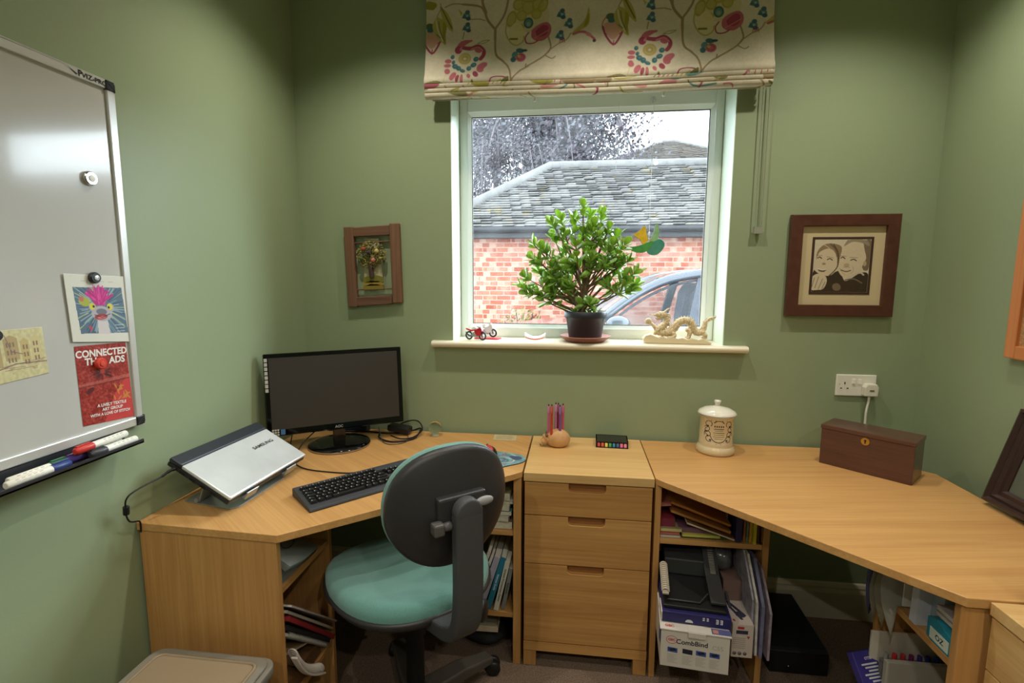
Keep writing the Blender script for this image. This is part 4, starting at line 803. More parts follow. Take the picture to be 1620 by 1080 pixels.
# ------------------------------------------------------------------ keyboard with separate keys
kb = thing('keyboard', 'black full size keyboard in front of the monitor', 'keyboard', (-.656, 1.520, DT), 47.7)
prK = [(-.078, .003), (-.074, .010), (-.050, .013), (.060, .026), (.076, .026), (.079, .020), (.079, .0), (-.076, .0)]
b = MB(); b.prism(prK, -.222, .222, 'x'); b.build('case', DGREY, kb, bevel=.003)
def ks(y): return .0145+(y+.05)*.118
kproto = {}
def key(x, y, w_, d=.0155):
    k = (round(w_, 4), round(d, 4))
    if k not in kproto:
        m = MB(); h = .0065; a, c_ = w_/2-.0012, d/2-.0010; a2, c2 = a-.0022, c_-.0018
        m.add([(-a, -c_, 0), (a, -c_, 0), (a, c_, 0), (-a, c_, 0), (-a2, -c2, h), (a2, -c2, h), (a2, c2, h), (-a2, c2, h)], [(4, 5, 6, 7), (0, 1, 5, 4), (1, 2, 6, 5), (2, 3, 7, 6), (3, 0, 4, 7)])
        m.add([(-a2*.7, c2*.1, h+.0002), (-a2*.7+.0028, c2*.1, h+.0002), (-a2*.7+.0028, c2*.8, h+.0002), (-a2*.7, c2*.8, h+.0002)], [(0, 1, 2, 3)], 1)
        o = m.build('key', [BLACK, mat('legend', (190, 190, 190), .6)], kb); kproto[k] = o
    else:
        o = kproto[k].copy(); COL.objects.link(o)
    o.location = (x, y, ks(y)); o.rotation_euler = (R(6.7), 0, 0)
U = .0178; X0 = -.210; nk = 0
rows = [(-.044, [1.25, 1.25, 1.25, 6, 1.25, 1.25, 1.25, 1.5]), (-.027, [1.25]+[1]*11+[2.75]), (-.010, [1.75]+[1]*11+[2.25]), (.007, [1.5]+[1]*12+[1.5]), (.024, [1]*13+[2]), (.046, [1]*14)]
for y, ws in rows:
    x = X0
    for w_ in ws: key(x+w_*U/2, y, w_*U); x += w_*U; nk += 1
for y, n in ((.007, 3), (.024, 3), (-.044, 3)):
    for k in range(n): key(X0+15.4*U+k*U+U/2, y, U); nk += 1
key(X0+15.4*U+1.5*U, -.027, U)
for y, ws in ((-.044, [2, 1]), (-.027, [1, 1, 1]), (-.010, [1, 1, 1]), (.007, [1, 1, 1])):
    x = X0+18.8*U
    for w_ in ws: key(x+w_*U/2, y, w_*U); x += w_*U
b = MB(); b.text('DELL', .010, frame((.06, -.063, .0125), (1, 0, 0), (0, 1, .1)), bold=.02); b.build('maker_mark', mat('mark_grey', (150, 150, 152), .4), kb)
b = MB(); b.box(.055, .088, .012, .034, .024, .0275); b.build('window_key', BLKGL, kb, bevel=.001)

# ------------------------------------------------------------------ laptop and its stand
# lid corners: front edge low toward +x, hinge edge high at the wall side
LP = thing('laptop', 'closed silver lidded laptop tilted on a metal stand', 'laptop', (-1.045, 1.40, .845), rot=None)
fA, fB, hA, hB = Vector((-.958, 1.258, .797)), Vector((-.935, 1.632, .797)), Vector((-1.135, 1.198, .893)), Vector((-1.112, 1.572, .893))
ex = (fB-fA).normalized(); ey = (hA-fA); dp = ey.length; ey = (ey-ex*ey.dot(ex)).normalized(); ez = ex.cross(ey)
if ez.z < 0: ez = -ez
LM = Matrix((ex, ey, ez)).transposed().to_4x4(); LM.translation = fA
LI = Matrix.Translation(LP.location).inverted()
def lp(b, name, m, par=LP, **k):
    o = b.build(name, m, par, **k); o.matrix_parent_inverse = Matrix.Translation(par.location).inverted(); return o
Lw, Ld = .372, dp*1.02+.004
b = MB(); b.box(0, Lw, 0, Ld, -.030, -.016, T=LM); lp(b, 'base', mat('laptop_black', (36, 37, 42), .4), bevel=.004)
b = MB(); b.box(.002, Lw-.002, .0, Ld*.80, -.0155, -.004, T=LM); lp(b, 'lid', mat('laptop_silver', (222, 226, 230), .25, metal=.3, var=.08, vscale=9), bevel=.004)
b = MB(); b.box(.0, Lw, Ld*.80, Ld, -.0155, -.002, T=LM); lp(b, 'hinge_cover', mat('laptop_dark', (44, 48, 56), .45), bevel=.005)
b = MB(); b.text('SAMSUNG', .018, LM @ frame((.262, Ld*.60, -.0032), (0, -1, 0), (1, 0, 0)) @ Matrix.Rotation(R(90), 4, 'Z') if False else LM @ frame((.285, Ld*.54, -.0032), (1, 0, 0), (0, 1, 0)), bold=.02, sx=1.2); lp(b, 'maker_mark', mat('mark_dark', (50, 52, 56), .4))
b = MB()
for k in range(4): b.box(-.0008, .0006, Ld*(.2+.17*k), Ld*(.2+.17*k)+.018, -.027, -.020, T=LM)
lp(b, 'port', mat('port', (12, 12, 12), .6))
stn = thing('laptop_stand', 'folding grey metal stand holding the tilted laptop', 'stand', (-1.04, 1.42, DT))
def q(b, name, m, **k):
    o = b.build(name, m, stn, **k); o.matrix_parent_inverse = Matrix.Translation(stn.location).inverted(); return o
SM = mat('stand_metal', (172, 178, 180), .3, metal=.6)
b = MB(); b.prism([(-1.160, 1.325), (-1.165, 1.36), (-1.13, 1.56), (-.99, 1.56), (-.965, 1.53), (-.975, 1.31), (-.99, 1.296), (-1.0, 1.295)], DT+.0005, DT+.004); q(b, 'base_plate', SM, bevel=.001)
b = MB(); b.box(.03, Lw-.03, .004, Ld-.04, -.0375, -.0315, T=LM); q(b, 'tray', SM, bevel=.002)
for x in (.09, .28):
    b = MB(); b.box(x-.025, x+.025, -.008, .004, -.0375, -.0345, T=LM); b.box(x-.025, x+.025, -.010, -.006, -.0375, -.012, T=LM); q(b, 'stop_clip', SM, bevel=.001)
for y in (1.345, 1.52):
    b = MB(); b.bar([(-1.11, y, DT+.006), (-1.09, y, .80), (-1.075, y, .828)], (0, 1, 0), .05, .004); b.tube([(-1.115, y-.03, DT+.012), (-1.115, y+.03, DT+.012)], .007, 10); q(b, 'hinge_arm', mat('stand_grey', (160, 166, 166), .3, metal=.3))
cb = MB(); p0 = LM @ Vector((-.002, Ld*.86, -.022))
cb.tube(cat_([p0, p0+Vector((-.006, -.014, -.002)), p0+Vector((-.012, -.034, -.010))]), [.0055]*4+[.0045]*4+[.0035]*5, 8)
cb.tube(cat_([p0+Vector((-.012, -.034, -.010)), (-1.158, 1.140, .845), (-1.172, 1.138, .80), (-1.176, 1.150, .765), (-1.178, 1.180, .750), (-1.180, 1.186, .738), (-1.182, 1.187, .715)]), .0022, 8)
cb.tube([(-1.170, 1.138, .812), (-1.174, 1.141, .790)], .0075, 10); tag(cb.build('power_cable', CABLE), 'black power cable with ferrite bead looping from the laptop over the desk end', 'cable')

# cables behind the monitor, and the keyboard lead
b = MB(); b.tube(cat_([(-.735, 1.610, DT+.006), (-.765, 1.60, DT+.003), (-.84, 1.60, DT+.003), (-.93, 1.615, DT+.003), (-1.0, 1.66, DT+.003), (-1.08, 1.75, DT+.003)]), .0022, 8); tag(b.build('keyboard_lead', CABLE), 'thin black lead running from the keyboard to under the laptop', 'cable')
def loop(pts, r, lab, name='cable', m=CABLE, grp=None):
    b = MB(); b.tube(cat_(pts, 6), r, 8); return tag(b.build(name, m), lab, 'cable', grp)
z = DT+.004
loop([(-1.02, 2.04, z+.002), (-.90, 2.06, z), (-.78, 2.05, z), (-.70, 2.085, z+.004), (-.655, 2.07, z+.02), (-.66, 1.99, z+.002), (-.73, 1.94, z), (-.80, 1.965, z+.004), (-.82, 2.02, z+.01)], .0038, 'thick black cable looping out to the right of the monitor')
loop([(-.80, 2.10, z), (-.74, 2.105, z+.035), (-.68, 2.10, z+.045), (-.645, 2.06, z+.02), (-.665, 2.0, z+.004), (-.71, 1.965, z+.006), (-.76, 1.985, z+.012)], .003, 'black cable rising in an arch beside the power adapter')
loop([(-.83, 2.03, z+.03), (-.77, 1.93, z), (-.71, 1.915, z), (-.68, 1.96, z-.001), (-.70, 2.03, z)], .0016, 'thin grey-black wire curling on the desk right of the monitor foot', m=DGREY)
loop([(-1.12, 1.86, z+.06), (-1.10, 1.80, z+.01), (-1.06, 1.77, z), (-1.045, 1.80, z+.03), (-1.03, 1.86, z+.055)], .0022, 'black lead dropping behind the silver laptop corner, left of the monitor foot')
b = MB(); b.box(-.05, .05, -.024, .024, 0, .028, T=TR(0, 0, 0)); t = b.build('power_adapter', BLACK, None, bevel=.006); t.location = (-.745, 2.055, DT+.012); t.rotation_euler = (0, R(5), R(-8)); tag(t, 'black power adapter brick behind the right edge of the monitor', 'adapter')
b = MB(); b.box(-.09, .09, -.02, .02, 0, .03); b.box(-.075, .075, -.012, .012, .03, .034, 1); t = b.build('usb_hub', [mat('navy_plastic', (40, 50, 78), .4), BLACK], None, bevel=.004); t.location = (-.985, 2.075, DT+.001); t.rotation_euler = (0, 0, R(0)); tag(t, 'dark blue plug block on the desk behind the monitor foot', 'plug block')

# crystal ball, card, mouse mat, mouse
cbx = thing('glass_ball', 'small clear glass ball on a stand by the wall right of the monitor', 'ornament', (-.587, 2.055, DT))
b = MB(); b.lathe([(.018, 0), (.02, .003), (.014, .008), (.012, .010)], 20); b.build('stand', mat('pale_stone', (190, 186, 160), .4), cbx)
b = MB(); b.ball((0, 0, .036), .028, 24); b.build('ball', mat('crystal', (240, 245, 235), .03, trans=1.0), cbx)
c = Cv(30, 20, 3, (196, 180, 140)); c.noise(8, 3)
for k in range(6): c.line([(4, 4+k*2.3), (random.uniform(18, 27), 4+k*2.3)], .8, (130, 118, 96), .8)
cdl = c.mesh('note_card', lambda x, y: (-.335+x*.0033+y*.0002, 2.100-y*.0036, DT+.0015), vcmat('card_print')); so = cdl.modifiers.new('s', 'SOLIDIFY'); so.thickness = .001; so.offset = -1; tag(cdl, 'small cream printed card lying on the desk near the wall', 'card')
c = Cv(60, 52, 2.6, (110, 150, 160)); c.noise(22, 3); c.noise(12, 8)
for k in range(14): c.line([(random.uniform(0, 60), random.uniform(0, 52)) for _ in range(2)], 1.4, random.choice([(60, 90, 110), (190, 206, 210), (150, 90, 100), (46, 70, 96)]), .7)
c.ell(34, 34, 7, 5, (206, 120, 110)); c.ring(34, 32, 13, 10, 1.4, (70, 110, 124)); c.ring(34, 32, 18, 14, 1.2, (180, 200, 206)); c.ell(52, 20, 5, 6, (70, 80, 110)); c.ell(16, 10, 7, 4, (60, 80, 120))
mt = thing('mouse_mat', 'rounded triangular blue patterned mouse mat at the right end of the left desk', 'mouse mat', (-.30, 1.80, DT))
def mmat(x, y):
    # unit square squeezed to a rounded triangle
    u, v = x/60*2-1, y/52*2-1
    r = max(abs(u), abs(v)); 
    if r < 1e-6: return (0, 0, .0035)
    a = math.atan2(v, u); rad = r*.115*(1+.14*math.cos(3*a+.7))
    return (rad*math.cos(a)*1.0, -rad*math.sin(a)*.85, .0035)
o = c.mesh('printed_top', mmat, vcmat('mat_print', .7), mt); b = MB(); ring = [(.115*(1+.14*math.cos(3*a+.7))*math.cos(a), -.85*.115*(1+.14*math.cos(3*a+.7))*math.sin(a)) for a in [2*PI*k/64 for k in range(64)]]
b.prism(ring, .0005, .0033); b.build('rubber_base', BLACK, mt)
mo2 = thing('computer_mouse', 'small dark red and black computer mouse on the mouse mat', 'mouse', (-.315, 1.855, DT+.0036), 25)
b = MB(); b.ball((0, 0, .003), (.028, .050, .026), 20); 
b.v = [(x, y, max(0, z)) for x, y, z in b.v]; b.build('shell', colm((26, 24, 26), .3), mo2)
b = MB(); b.ball((0, .002, .0045), (.020, .050, .0262), 20); b.v = [(x, y, max(.001, z)) for x, y, z in b.v]; b.build('top_cover', colm((196, 60, 72), .3), mo2)
b = MB(); b.lathe([(.006, -.003), (.006, .003)], 12, T=TR(0, .034, .022, ry=90)); b.build('wheel', BLACK, mo2)

# pencil holder and pens
hx, hy = -.066, 1.985
ph = thing('pencil_holder', 'tan hedgehog shaped wooden pencil holder on the drawer unit', 'pencil holder', (hx, hy, DT+.001))
TN = mat('hedgehog_wood', (204, 158, 110), .55, var=.12, vscale=30)
b = MB(); b.ball((.008, 0, .032), (.050, .036, .040), 24); b.v = [(x, y, max(0, z)) for x, y, z in b.v]; b.build('body', TN, ph)
b = MB(); b.tube(cat_([(-.032, -.004, .036), (-.046, -.008, .022), (-.058, -.012, .008)]), [.022]*4+[.015]*5+[.006]*4, 14); b.v = [(x, y, max(0, z)) for x, y, z in b.v]; b.build('snout', TN, ph)
for y in (-.022, .012): b = MB(); b.ball((-.036, y, .050), (.006, .007, .008), 10); b.build('ear', mat('hedge_dark', (128, 86, 56), .6), ph)
b = MB(); b.ball((-.061, -.013, .009), .004, 8); b.build('nose', mat('hedge_dark', (128, 86, 56)), ph)
for i, (dx, dy, h, cc, nm) in enumerate(((-.030, -.006, .118, (196, 104, 140), 'leftmost pink pen'), (-.017, -.020, .122, (190, 62, 46), 'orange-red pen second from left'), (-.002, .010, .122, (190, 120, 160), 'mauve pen in the middle'), (.008, .016, .120, (150, 44, 60), 'dark red pen behind the purple one'), (.016, -.010, .118, (126, 80, 150), 'purple pen near the front right'), (.027, .006, .120, (200, 84, 120), 'rightmost deep pink pen'))):
    t = thing('pen', nm+' standing in the hedgehog holder', 'pen', (hx+dx, hy+dy, DT+.050), 0, 'pens in the hedgehog holder'); r = .0052
    b = MB(); b.lathe([(r, 0), (r, h-.03)], 12); b.build('barrel', colm(cc, .3), t)
    b = MB(); b.lathe([(r*1.12, h-.03), (r*1.12, h-.004), (r*.8, h)], 12); b.tube([(r*1.1, -r*.9, h-.002), (r*1.1, -r*.9, h-.032)], .0012, 5); b.build('cap', colm(tuple(int(v*.7+60) for v in cc), .25), t)
    b = MB(); b.lathe([(r*.55, h), (r*.5, h+.006), (0, h+.0065)], 10); b.build('button', BLACK, t)
fb = thing('flag_dispenser', 'flat black box of coloured sticky page flags on the drawer unit', 'sticky flags', (.160, 2.035, DT+.001), -2)
b = MB(); b.box(-.064, .064, -.040, .052, 0, .004); b.box(-.064, .064, -.038, .052, .020, .024); b.box(-.064, -.060, -.040, .052, 0, .024); b.box(.060, .064, -.040, .052, 0, .024); b.box(-.064, .064, .046, .052, 0, .024)
b.add([(-.064, -.048, 0), (.064, -.048, 0), (.064, -.038, .0), (-.064, -.038, .0), (-.064, -.048, .003), (.064, -.048, .003), (.064, -.038, .003), (-.064, -.038, .003)], [(4, 5, 6, 7), (0, 1, 5, 4)])
b.build('case', mat('flag_case', (32, 34, 32), .25), fb)
for k, cc in enumerate(((196, 60, 66), (206, 84, 62), (224, 204, 90), (70, 150, 84), (50, 120, 150), (70, 90, 140), (222, 110, 150), (226, 130, 150))):
    x = -.052+k*.0149; b = MB(); b.box(x-.0052, x+.0052, -.046, .04, .0045, .008); b.add([(x-.0052, -.0465, .0045), (x+.0052, -.0465, .0045), (x+.0052, -.040, .018), (x-.0052, -.040, .018)], [(0, 1, 2, 3)]); b.build('flag_strip', colm(cc, .5), fb)

# tobacco jar
jx, jy = .560, 2.010
jr = thing('lidded_jar', 'cream ceramic jar with domed lid and dark crest on the right desk', 'jar', (jx, jy, DT)); CE = mat('cream_glaze', (214, 196, 160), .15, coat=.6)
b = MB(); b.lathe([(.064, 0), (.070, .002), (.073, .010), (.071, .022), (.066, .030), (.062, .034), (.0645, .040), (.062, .046), (.062, .140), (.066, .146), (.066, .150), (.0, .150)], 48); b.build('body', CE, jr)
b = MB(); b.lathe([(.068, .150), (.072, .153), (.0725, .157), (.066, .165), (.045, .176), (.018, .182), (.012, .184)], 48); b.build('lid', mat('lid_white', (232, 228, 214), .12, coat=.6), jr)
b = MB(); b.lathe([(.010, .182), (.0095, .192), (.013, .200), (.0135, .204), (.009, .207), (0, .2075)], 24); b.build('knob', mat('lid_white', (232, 228, 214)), jr)
b = MB(); b.lathe([(.0722, .1545), (.0727, .1565)], 48); b.build('blue_rim', colm((90, 100, 130), .3), jr)
b = MB(); e_ = MB()
def jw(u, v, r=.0624): u *= 1.28; v = .091+(v-.088)*1.12; a = -PI/2+u/.062-.10; return (r*math.cos(a), r*math.sin(a), v)
def jline(pts, w_):
    for i in range(len(pts)-1):
        (x1, y1), (x2, y2) = pts[i], pts[i+1]; L = math.hypot(x2-x1, y2-y1)+1e-9; nx, ny = -(y2-y1)/L*w_/2, (x2-x1)/L*w_/2
        b.add([jw(x1+nx, y1+ny), jw(x1-nx, y1-ny), jw(x2-nx, y2-ny), jw(x2+nx, y2+ny)], [(0, 1, 2, 3)])
def circ(cx, cy, rx, ry, a0, a1, n=14): return [(cx+rx*math.cos(R(a0+(a1-a0)*k/n)), cy+ry*math.sin(R(a0+(a1-a0)*k/n))) for k in range(n+1)]
jline(circ(0, .085, .025, .030, 200, 340), .0022)
for s in (-1, 1):
    for (cx, cy, r, a0, a1) in ((.030, .118, .010, -60, 230), (.036, .100, .009, 30, 300), (.034, .082, .010, -40, 220), (.028, .066, .010, -130, 120), (.016, .130, .007, 0, 260), (.026, .092, .016, -70, 70)):
        jline([(s*x, y) for x, y in circ(cx, cy, r, r, a0, a1)], .0020)
    for (cx, cy) in ((.036, .090), (.032, .075), (.033, .110), (.024, .062)): jline([(s*(cx-.003), cy), (s*(cx+.003), cy)], .005)
jline(circ(0, .122, .014, .008, 0, 180), .0018)
for k in range(5): jline([(-.012+k*.006, .108), (-.012+k*.006, .114)], .0032)
for k, (w_, t_) in enumerate(((.014, .0022), (.012, .001), (.016, .0016), (.015, .0012), (.016, .0012), (.012, .0012))): jline([(-w_+2*w_*j/6, .102-k*.0068) for j in range(7)], t_)
jline([(-.008, .047), (.008, .047)], .004)
b.build('crest', mat('crest_ink', (44, 44, 60), .35), jr)

# dark wooden box
bx = thing('wooden_box', 'dark mahogany lidded box with brass keyhole in the corner of the right desk', 'box', (.911, 1.935, DT), math.degrees(math.atan2(1.748-1.935, 1.111-.911)))
BL = math.hypot(.2, .187)+.004; MH = wood('mahogany', (98, 60, 50), (68, 42, 36), 0, .28, coat=.3)
b = MB(); b.box(0, BL, 0, .125, 0, .1325); b.build('body', MH, bx, bevel=.0015)
b = MB(); b.box(-.0025, BL+.0025, -.0035, .128, .133, .147); b.build('lid', MH, bx, bevel=.002)
b = MB(); b.lathe([(0, 0), (.013, 0), (.013, .002), (0, .0025)], 24, T=TR(BL*.5, -.0005, .116, rx=90), sm=False); es = b.build('escutcheon', mat('brass', (206, 160, 70), .3, metal=.8), bx)
b = MB(); b.ball((BL*.5, -.003, .119), (.0035, .0015, .0035), 10); b.box(BL*.5-.0018, BL*.5+.0018, -.0042, -.002, .109, .118); b.build('keyhole', INK, es).matrix_parent_inverse = Matrix.Identity(4)

# sockets
sk = thing('wall_socket', 'white double wall socket above the dark wooden box', 'socket', (1.113, YB, .997))
b = MB(); b.box(-.074, .074, -.009, -.0005, -.043, .043); b.build('plate', WHT, sk, bevel=.003)
for s in (-.006, .016-.0): pass
for sx_ in (-.010, .012): b = MB(); b.box(sx_-.006, sx_+.006, -.013, -.009, .006, .026); b.build('switch', mat('switch_white', (240, 238, 230), .3), sk, bevel=.001)
b = MB(); b.box(-.044, -.040, -.0096, -.008, .004, .013); b.box(-.058, -.051, -.0096, -.008, -.014, -.010); b.box(-.034, -.027, -.0096, -.008, -.014, -.010); b.build('pin_holes', INK, sk)
b = MB(); b.box(-.0625, -.0605, -.0096, -.009, .002, .006); b.build('red_mark', colm((180, 60, 50), .5), sk)
pg = thing('plug', 'white plug in the right half of the wall socket with white lead going down', 'plug', (1.158, YB-.0095, .983))
b = MB(); b.prism([(-.024, -.024), (.024, -.024), (.026, .012), (.018, .026), (-.018, .026), (-.026, .012)], -.028, -.001, 'y'); b.build('body', mat('plug_white', (226, 222, 208), .35), pg, bevel=.004)
b = MB(); b.box(-.008, .008, -.0292, -.028, -.003, .003); b.build('marking', colm((120, 96, 80), .6), pg)
b = MB(); b.tube(cat_([(-.002, -.015, -.022), (-.003, -.016, -.045), (-.008, -.016, -.09), (-.007, -.014, -.13), (-.006, -.012, -.2), (-.006, -.012, -.236)]), .0042, 10); b.build('lead', WHT, pg)

# dark frame leaning against the right wall
lf = thing('leaning_frame', 'large dark moulded picture frame leaning at the far right of the desk', 'picture frame', (1.262, 1.35, DT))
b = MB(); LT = Matrix.Translation((0, 0, 0)) @ Matrix.Rotation(R(15), 4, 'Y')       # local: x out of the picture face, y along the wall, z up
FH, FWd, mw_ = .300, .55, .055; DK2 = mat('frame_dark', (52, 34, 32), .3, coat=.2)
prm = [(0, 0), (.004, -.020), (.012, -.024), (.020, -.014), (.028, -.018), (.036, -.010), (.048, -.012), (.055, -.004), (.055, .004), (0, .004)]
def mould(b, A, B_, inward, T):
    """moulding run from corner A to B_ (y,z) with mitred ends"""
    A, B_, inw = Vector(A), Vector(B_), Vector(inward); d = (B_-A).normalized(); vs = []
    for P0, sg in ((A, 1), (B_, -1)):
        for w_, h in prm: p = P0+inw*w_+d*sg*w_; vs.append((h, p.x, p.y))
    n = len(prm); b.add(vs, [(i, (i+1) % n, n+(i+1) % n, n+i) for i in range(n)], 0, False, T)
for A, B_, inw in (((.288, 0), (.288, FH), (-1, 0)), ((-FWd+.288, FH), (-FWd+.288, 0), (1, 0)), ((-FWd+.288, 0), (.288, 0), (0, 1)), ((.288, FH), (-FWd+.288, FH), (0, -1))):
    bb = MB(); mould(bb, A, B_, inw, LT); bb.build('moulding', DK2, lf)
b = MB(); b.box(.0, .003, -FWd+.288+.04, .288-.04, .04, FH-.04, T=LT); b.build('glass', mat('picture_glass', (92, 96, 84), .08, coat=.5), lf)
lf.location.z = DT+.007; lf.location.x = 1.258

# cabinet with printer at the right edge
pc = thing('drawer_unit', 'pale oak drawer unit at the right edge of the photo, below the black printer', 'cabinet', (1.1, .85, 0)); f = dpart(pc)
b = MB(); b.box(.890, 1.33, .66, 1.114, .710, .738); f(b, 'top', OAKP, bevel=.0012)
b = MB(); b.box(.916, 1.328, .664, 1.112, .06, .7095); f(b, 'carcass', OAKD, bevel=.001)
for z0, z1 in ((.587, .706), (.404, .584), (.101, .401)):
    b = MB(); b.box(.893, .912, .664, 1.111, z0, z1); f(b, 'drawer', wood('oak_drawer_y', (218, 178, 118), (190, 140, 84), 1, sc=.8, rot=0), bevel=.001)
for y in (.67, 1.07):
    for x in (.92, 1.29): b = MB(); b.box(x, x+.03, y, y+.035, 0, .0595); f(b, 'foot', OAKZ)
pt = thing('printer', 'black glossy printer on the pale drawer unit, cut by the right edge of the photo', 'printer', (1.13, .9, .7385)); f = dpart(pt)
b = MB(); b.prism([(.955, 1.085), (.942, 1.070), (.942, .72), (1.30, .72), (1.30, 1.085)], .744, .875); f(b, 'body', BLKGL, bevel=.008, seg=3)
b = MB(); b.box(.9405, .95, .74, 1.06, .765, .770); f(b, 'trim_line', CHROME, bevel=.001)
b = MB(); b.box(.95, 1.29, .73, 1.07, .739, .744); f(b, 'foot_plate', BLACK)
b = MB(); b.box(.96, 1.29, .74, 1.06, .8755, .885); f(b, 'lid', BLACK, bevel=.004)

# storage box bottom left
sb = thing('storage_box', 'grey plastic storage box with clip lid on the floor at lower left', 'box', (-.92, .9, 0)); f = dpart(sb)
GP = mat('box_grey', (142, 138, 130), .35); GT = mat('box_clear', (150, 150, 146), .3, alpha=.75)
def rrect(x0, x1, y0, y1, r, n=5):
    return [(cx+r*math.cos(R(a0+90*k/n)), cy+r*math.sin(R(a0+90*k/n))) for cx, cy, a0 in ((x1-r, y1-r, 0), (x0+r, y1-r, 90), (x0+r, y0+r, 180), (x1-r, y0+r, 270)) for k in range(n+1)]
b = MB(); b.prism(rrect(-1.09, -.775, .75, 1.115, .03), .002, .385, scale2=1.04, sm=True); f(b, 'body', GT)
b = MB(); b.prism(rrect(-1.115, -.762, .72, 1.140, .035), .386, .412, sm=True); f(b, 'lid', GP, bevel=.003)
b = MB()
for (o1, o2, z0, z1) in ((.012, .028, .4125, .420),):
    b.prism(rrect(-1.115+o1, -.762-o1, .72+o1, 1.140-o1, .03), z0-.0004, z1, sm=True)
f(b, 'lid_rim', GP, bevel=.002)
b = MB(); b.tube([(p[0], p[1], .4205) for p in rrect(-1.080, -.797, .755, 1.105, .02)], .0045, 8, closed=True); b.prism(rrect(-1.075, -.802, .76, 1.10, .018), .4195, .422, sm=True); f(b, 'lid_panel', mat('lid_panel', (158, 140, 118), .4))

# ------------------------------------------------------------------ office chair
CX, CY = -.477, 1.405
ch = thing('office_chair', 'teal upholstered office swivel chair with dark plastic back, pushed to the left desk', 'chair', (CX, CY, 0), 40)
TEAL = mat('teal_fabric', (100, 152, 146), .9, var=.16, vscale=520, bump=.8, bscale=900, sheen=.3)
PL = mat('chair_plastic', (50, 49, 52), .38, bump=.15, bscale=900)
def sup(a, b_, n, t): c_, s_ = math.cos(t), math.sin(t); return (a*abs(c_)**(2/n)*(1 if c_ >= 0 else -1), b_*abs(s_)**(2/n)*(1 if s_ >= 0 else -1))
b = MB(); SX, SY, SO = .243, .239, .029; n = 56; rings = [(0, .534), (.3, .534), (.55, .538), (.75, .546), (.88, .549), (.95, .543), (1.0, .527), (1.0, .508)]
def seatpt(t, r):
    x, y = sup(SX, SY, 2.5, t); w_ = 1-.10*(y < 0)*abs(y/SY); return x*r*w_, y*r+SO
for i, (r, z) in enumerate(rings):
    for k in range(n):
        x, y = seatpt(2*PI*k/n, r); zz = z-.030*max(0, (y-SO-.10)/.13)**2*(1 if r > .3 else 0); b.v.append((x, y, zz))
for i in range(len(rings)-1):
    for k in range(n): k2 = (k+1) % n; b.f.append([i*n+k, i*n+k2, (i+1)*n+k2, (i+1)*n+k]); b.m.append(0); b.s.append(True)
b.f = [f_[::-1] for f_ in b.f]; b.build('seat', TEAL, ch, weld=True)
b = MB(); rings = [(1.0, .509), (1.025, .506), (1.03, .498), (.97, .478), (.6, .458), (.0, .453)]
for i, (r, z) in enumerate(rings):
    for k in range(n):
        x, y = seatpt(2*PI*k/n, r); b.v.append((x, y, z-.030*max(0, (y-SO-.10)/.13)**2*(1 if r > .5 else 0)))
for i in range(len(rings)-1):
    for k in range(n): k2 = (k+1) % n; b.f.append([i*n+k, (i+1)*n+k, (i+1)*n+k2, i*n+k2][::-1]); b.m.append(0); b.s.append(True)
b.build('seat_shell', PL, ch, weld=True)
# backrest: dished oval, seen from behind
BY, BZ, BA, BB = -.256, .843, .166, .154; LN = 2
BT = TR(0, BY, BZ, rx=LN)
def backpt(r, t, off, gap=0):
    x, z = sup(BA, BB, 2.35, t); x *= r; z *= r
    if z < 0: x *= 1-.16*(abs(z)/BB)**1.5
    y = -.030+.75*x*x+off            # wraps forward at the sides
    return x, y, z
b = MB(); rings = [0, .15, .35, .55, .72, .86, .95, 1.0]
def bw(z, r): return -.026*(1-abs(z-.0)/BB)**1.0*(1-r**3)
for r in rings:
    for k in range(n): x, y, z = backpt(r, 2*PI*k/n, 0); b.v.append(tuple(BT @ Vector((x, y+bw(z, r)-.012*(1-r**6), z))))
for i in range(len(rings)-1):
    for k in range(n): k2 = (k+1) % n; b.f.append([i*n+k, i*n+k2, (i+1)*n+k2, (i+1)*n+k]); b.m.append(0); b.s.append(True)
m0 = len(b.v)
for r, off in ((1.0, 0), (1.022, .008), (1.02, .020), (.98, .024)):
    for k in range(n): x, y, z = backpt(r, 2*PI*k/n, off); b.v.append(tuple(BT @ Vector((x, y, z))))
for i in range(3):
    for k in range(n): k2 = (k+1) % n; b.f.append([m0+i*n+k, m0+i*n+k2, m0+(i+1)*n+k2, m0+(i+1)*n+k]); b.m.append(0); b.s.append(True)
b.build('back_shell', PL, ch, weld=True)
b = MB(); rings = [(1.015, .020), (1.03, .030), (1.01, .042), (.93, .052), (.7, .056), (.3, .056), (0, .056)]
for r, off in rings:
    for k in range(n): x, y, z = backpt(r, 2*PI*k/n, off); b.v.append(tuple(BT @ Vector((x, y, z))))
for i in range(len(rings)-1):
    for k in range(n): k2 = (k+1) % n; b.f.append([i*n+k, i*n+k2, (i+1)*n+k2, (i+1)*n+k]); b.m.append(0); b.s.append(True)
b.build('back_cushion', TEAL, ch, weld=True)
PG = mat('chair_grey', (70, 70, 74), .5, bump=.3, bscale=700)
b = MB(); pts = cat_([(0, -.02, .448), (0, -.12, .450), (0, -.20, .478), (0, -.28, .505), (0, -.335, .545), (0, -.356, .62), (0, -.360, .74), (0, -.358, .86)], 5)
b.bar(pts, (1, 0, 0), [.072]*len(pts), [.028]*8+[.040]*10+[.034]*(len(pts)-18))
b.lathe([(0, -.017), (.036, -.017), (.036, .017), (0, .017)], 28, T=TR(0, -.358, .86, rx=90)); 
b.build('back_upright', PG, ch, bevel=.006)
b = MB(); b.prism([(-.065, -.03), (.065, -.03), (.065, .035), (-.065, .035)], -.339, -.312, 'y', T=Matrix.Translation((0, 0, .86))); b.build('back_bracket', PL, ch, bevel=.006)
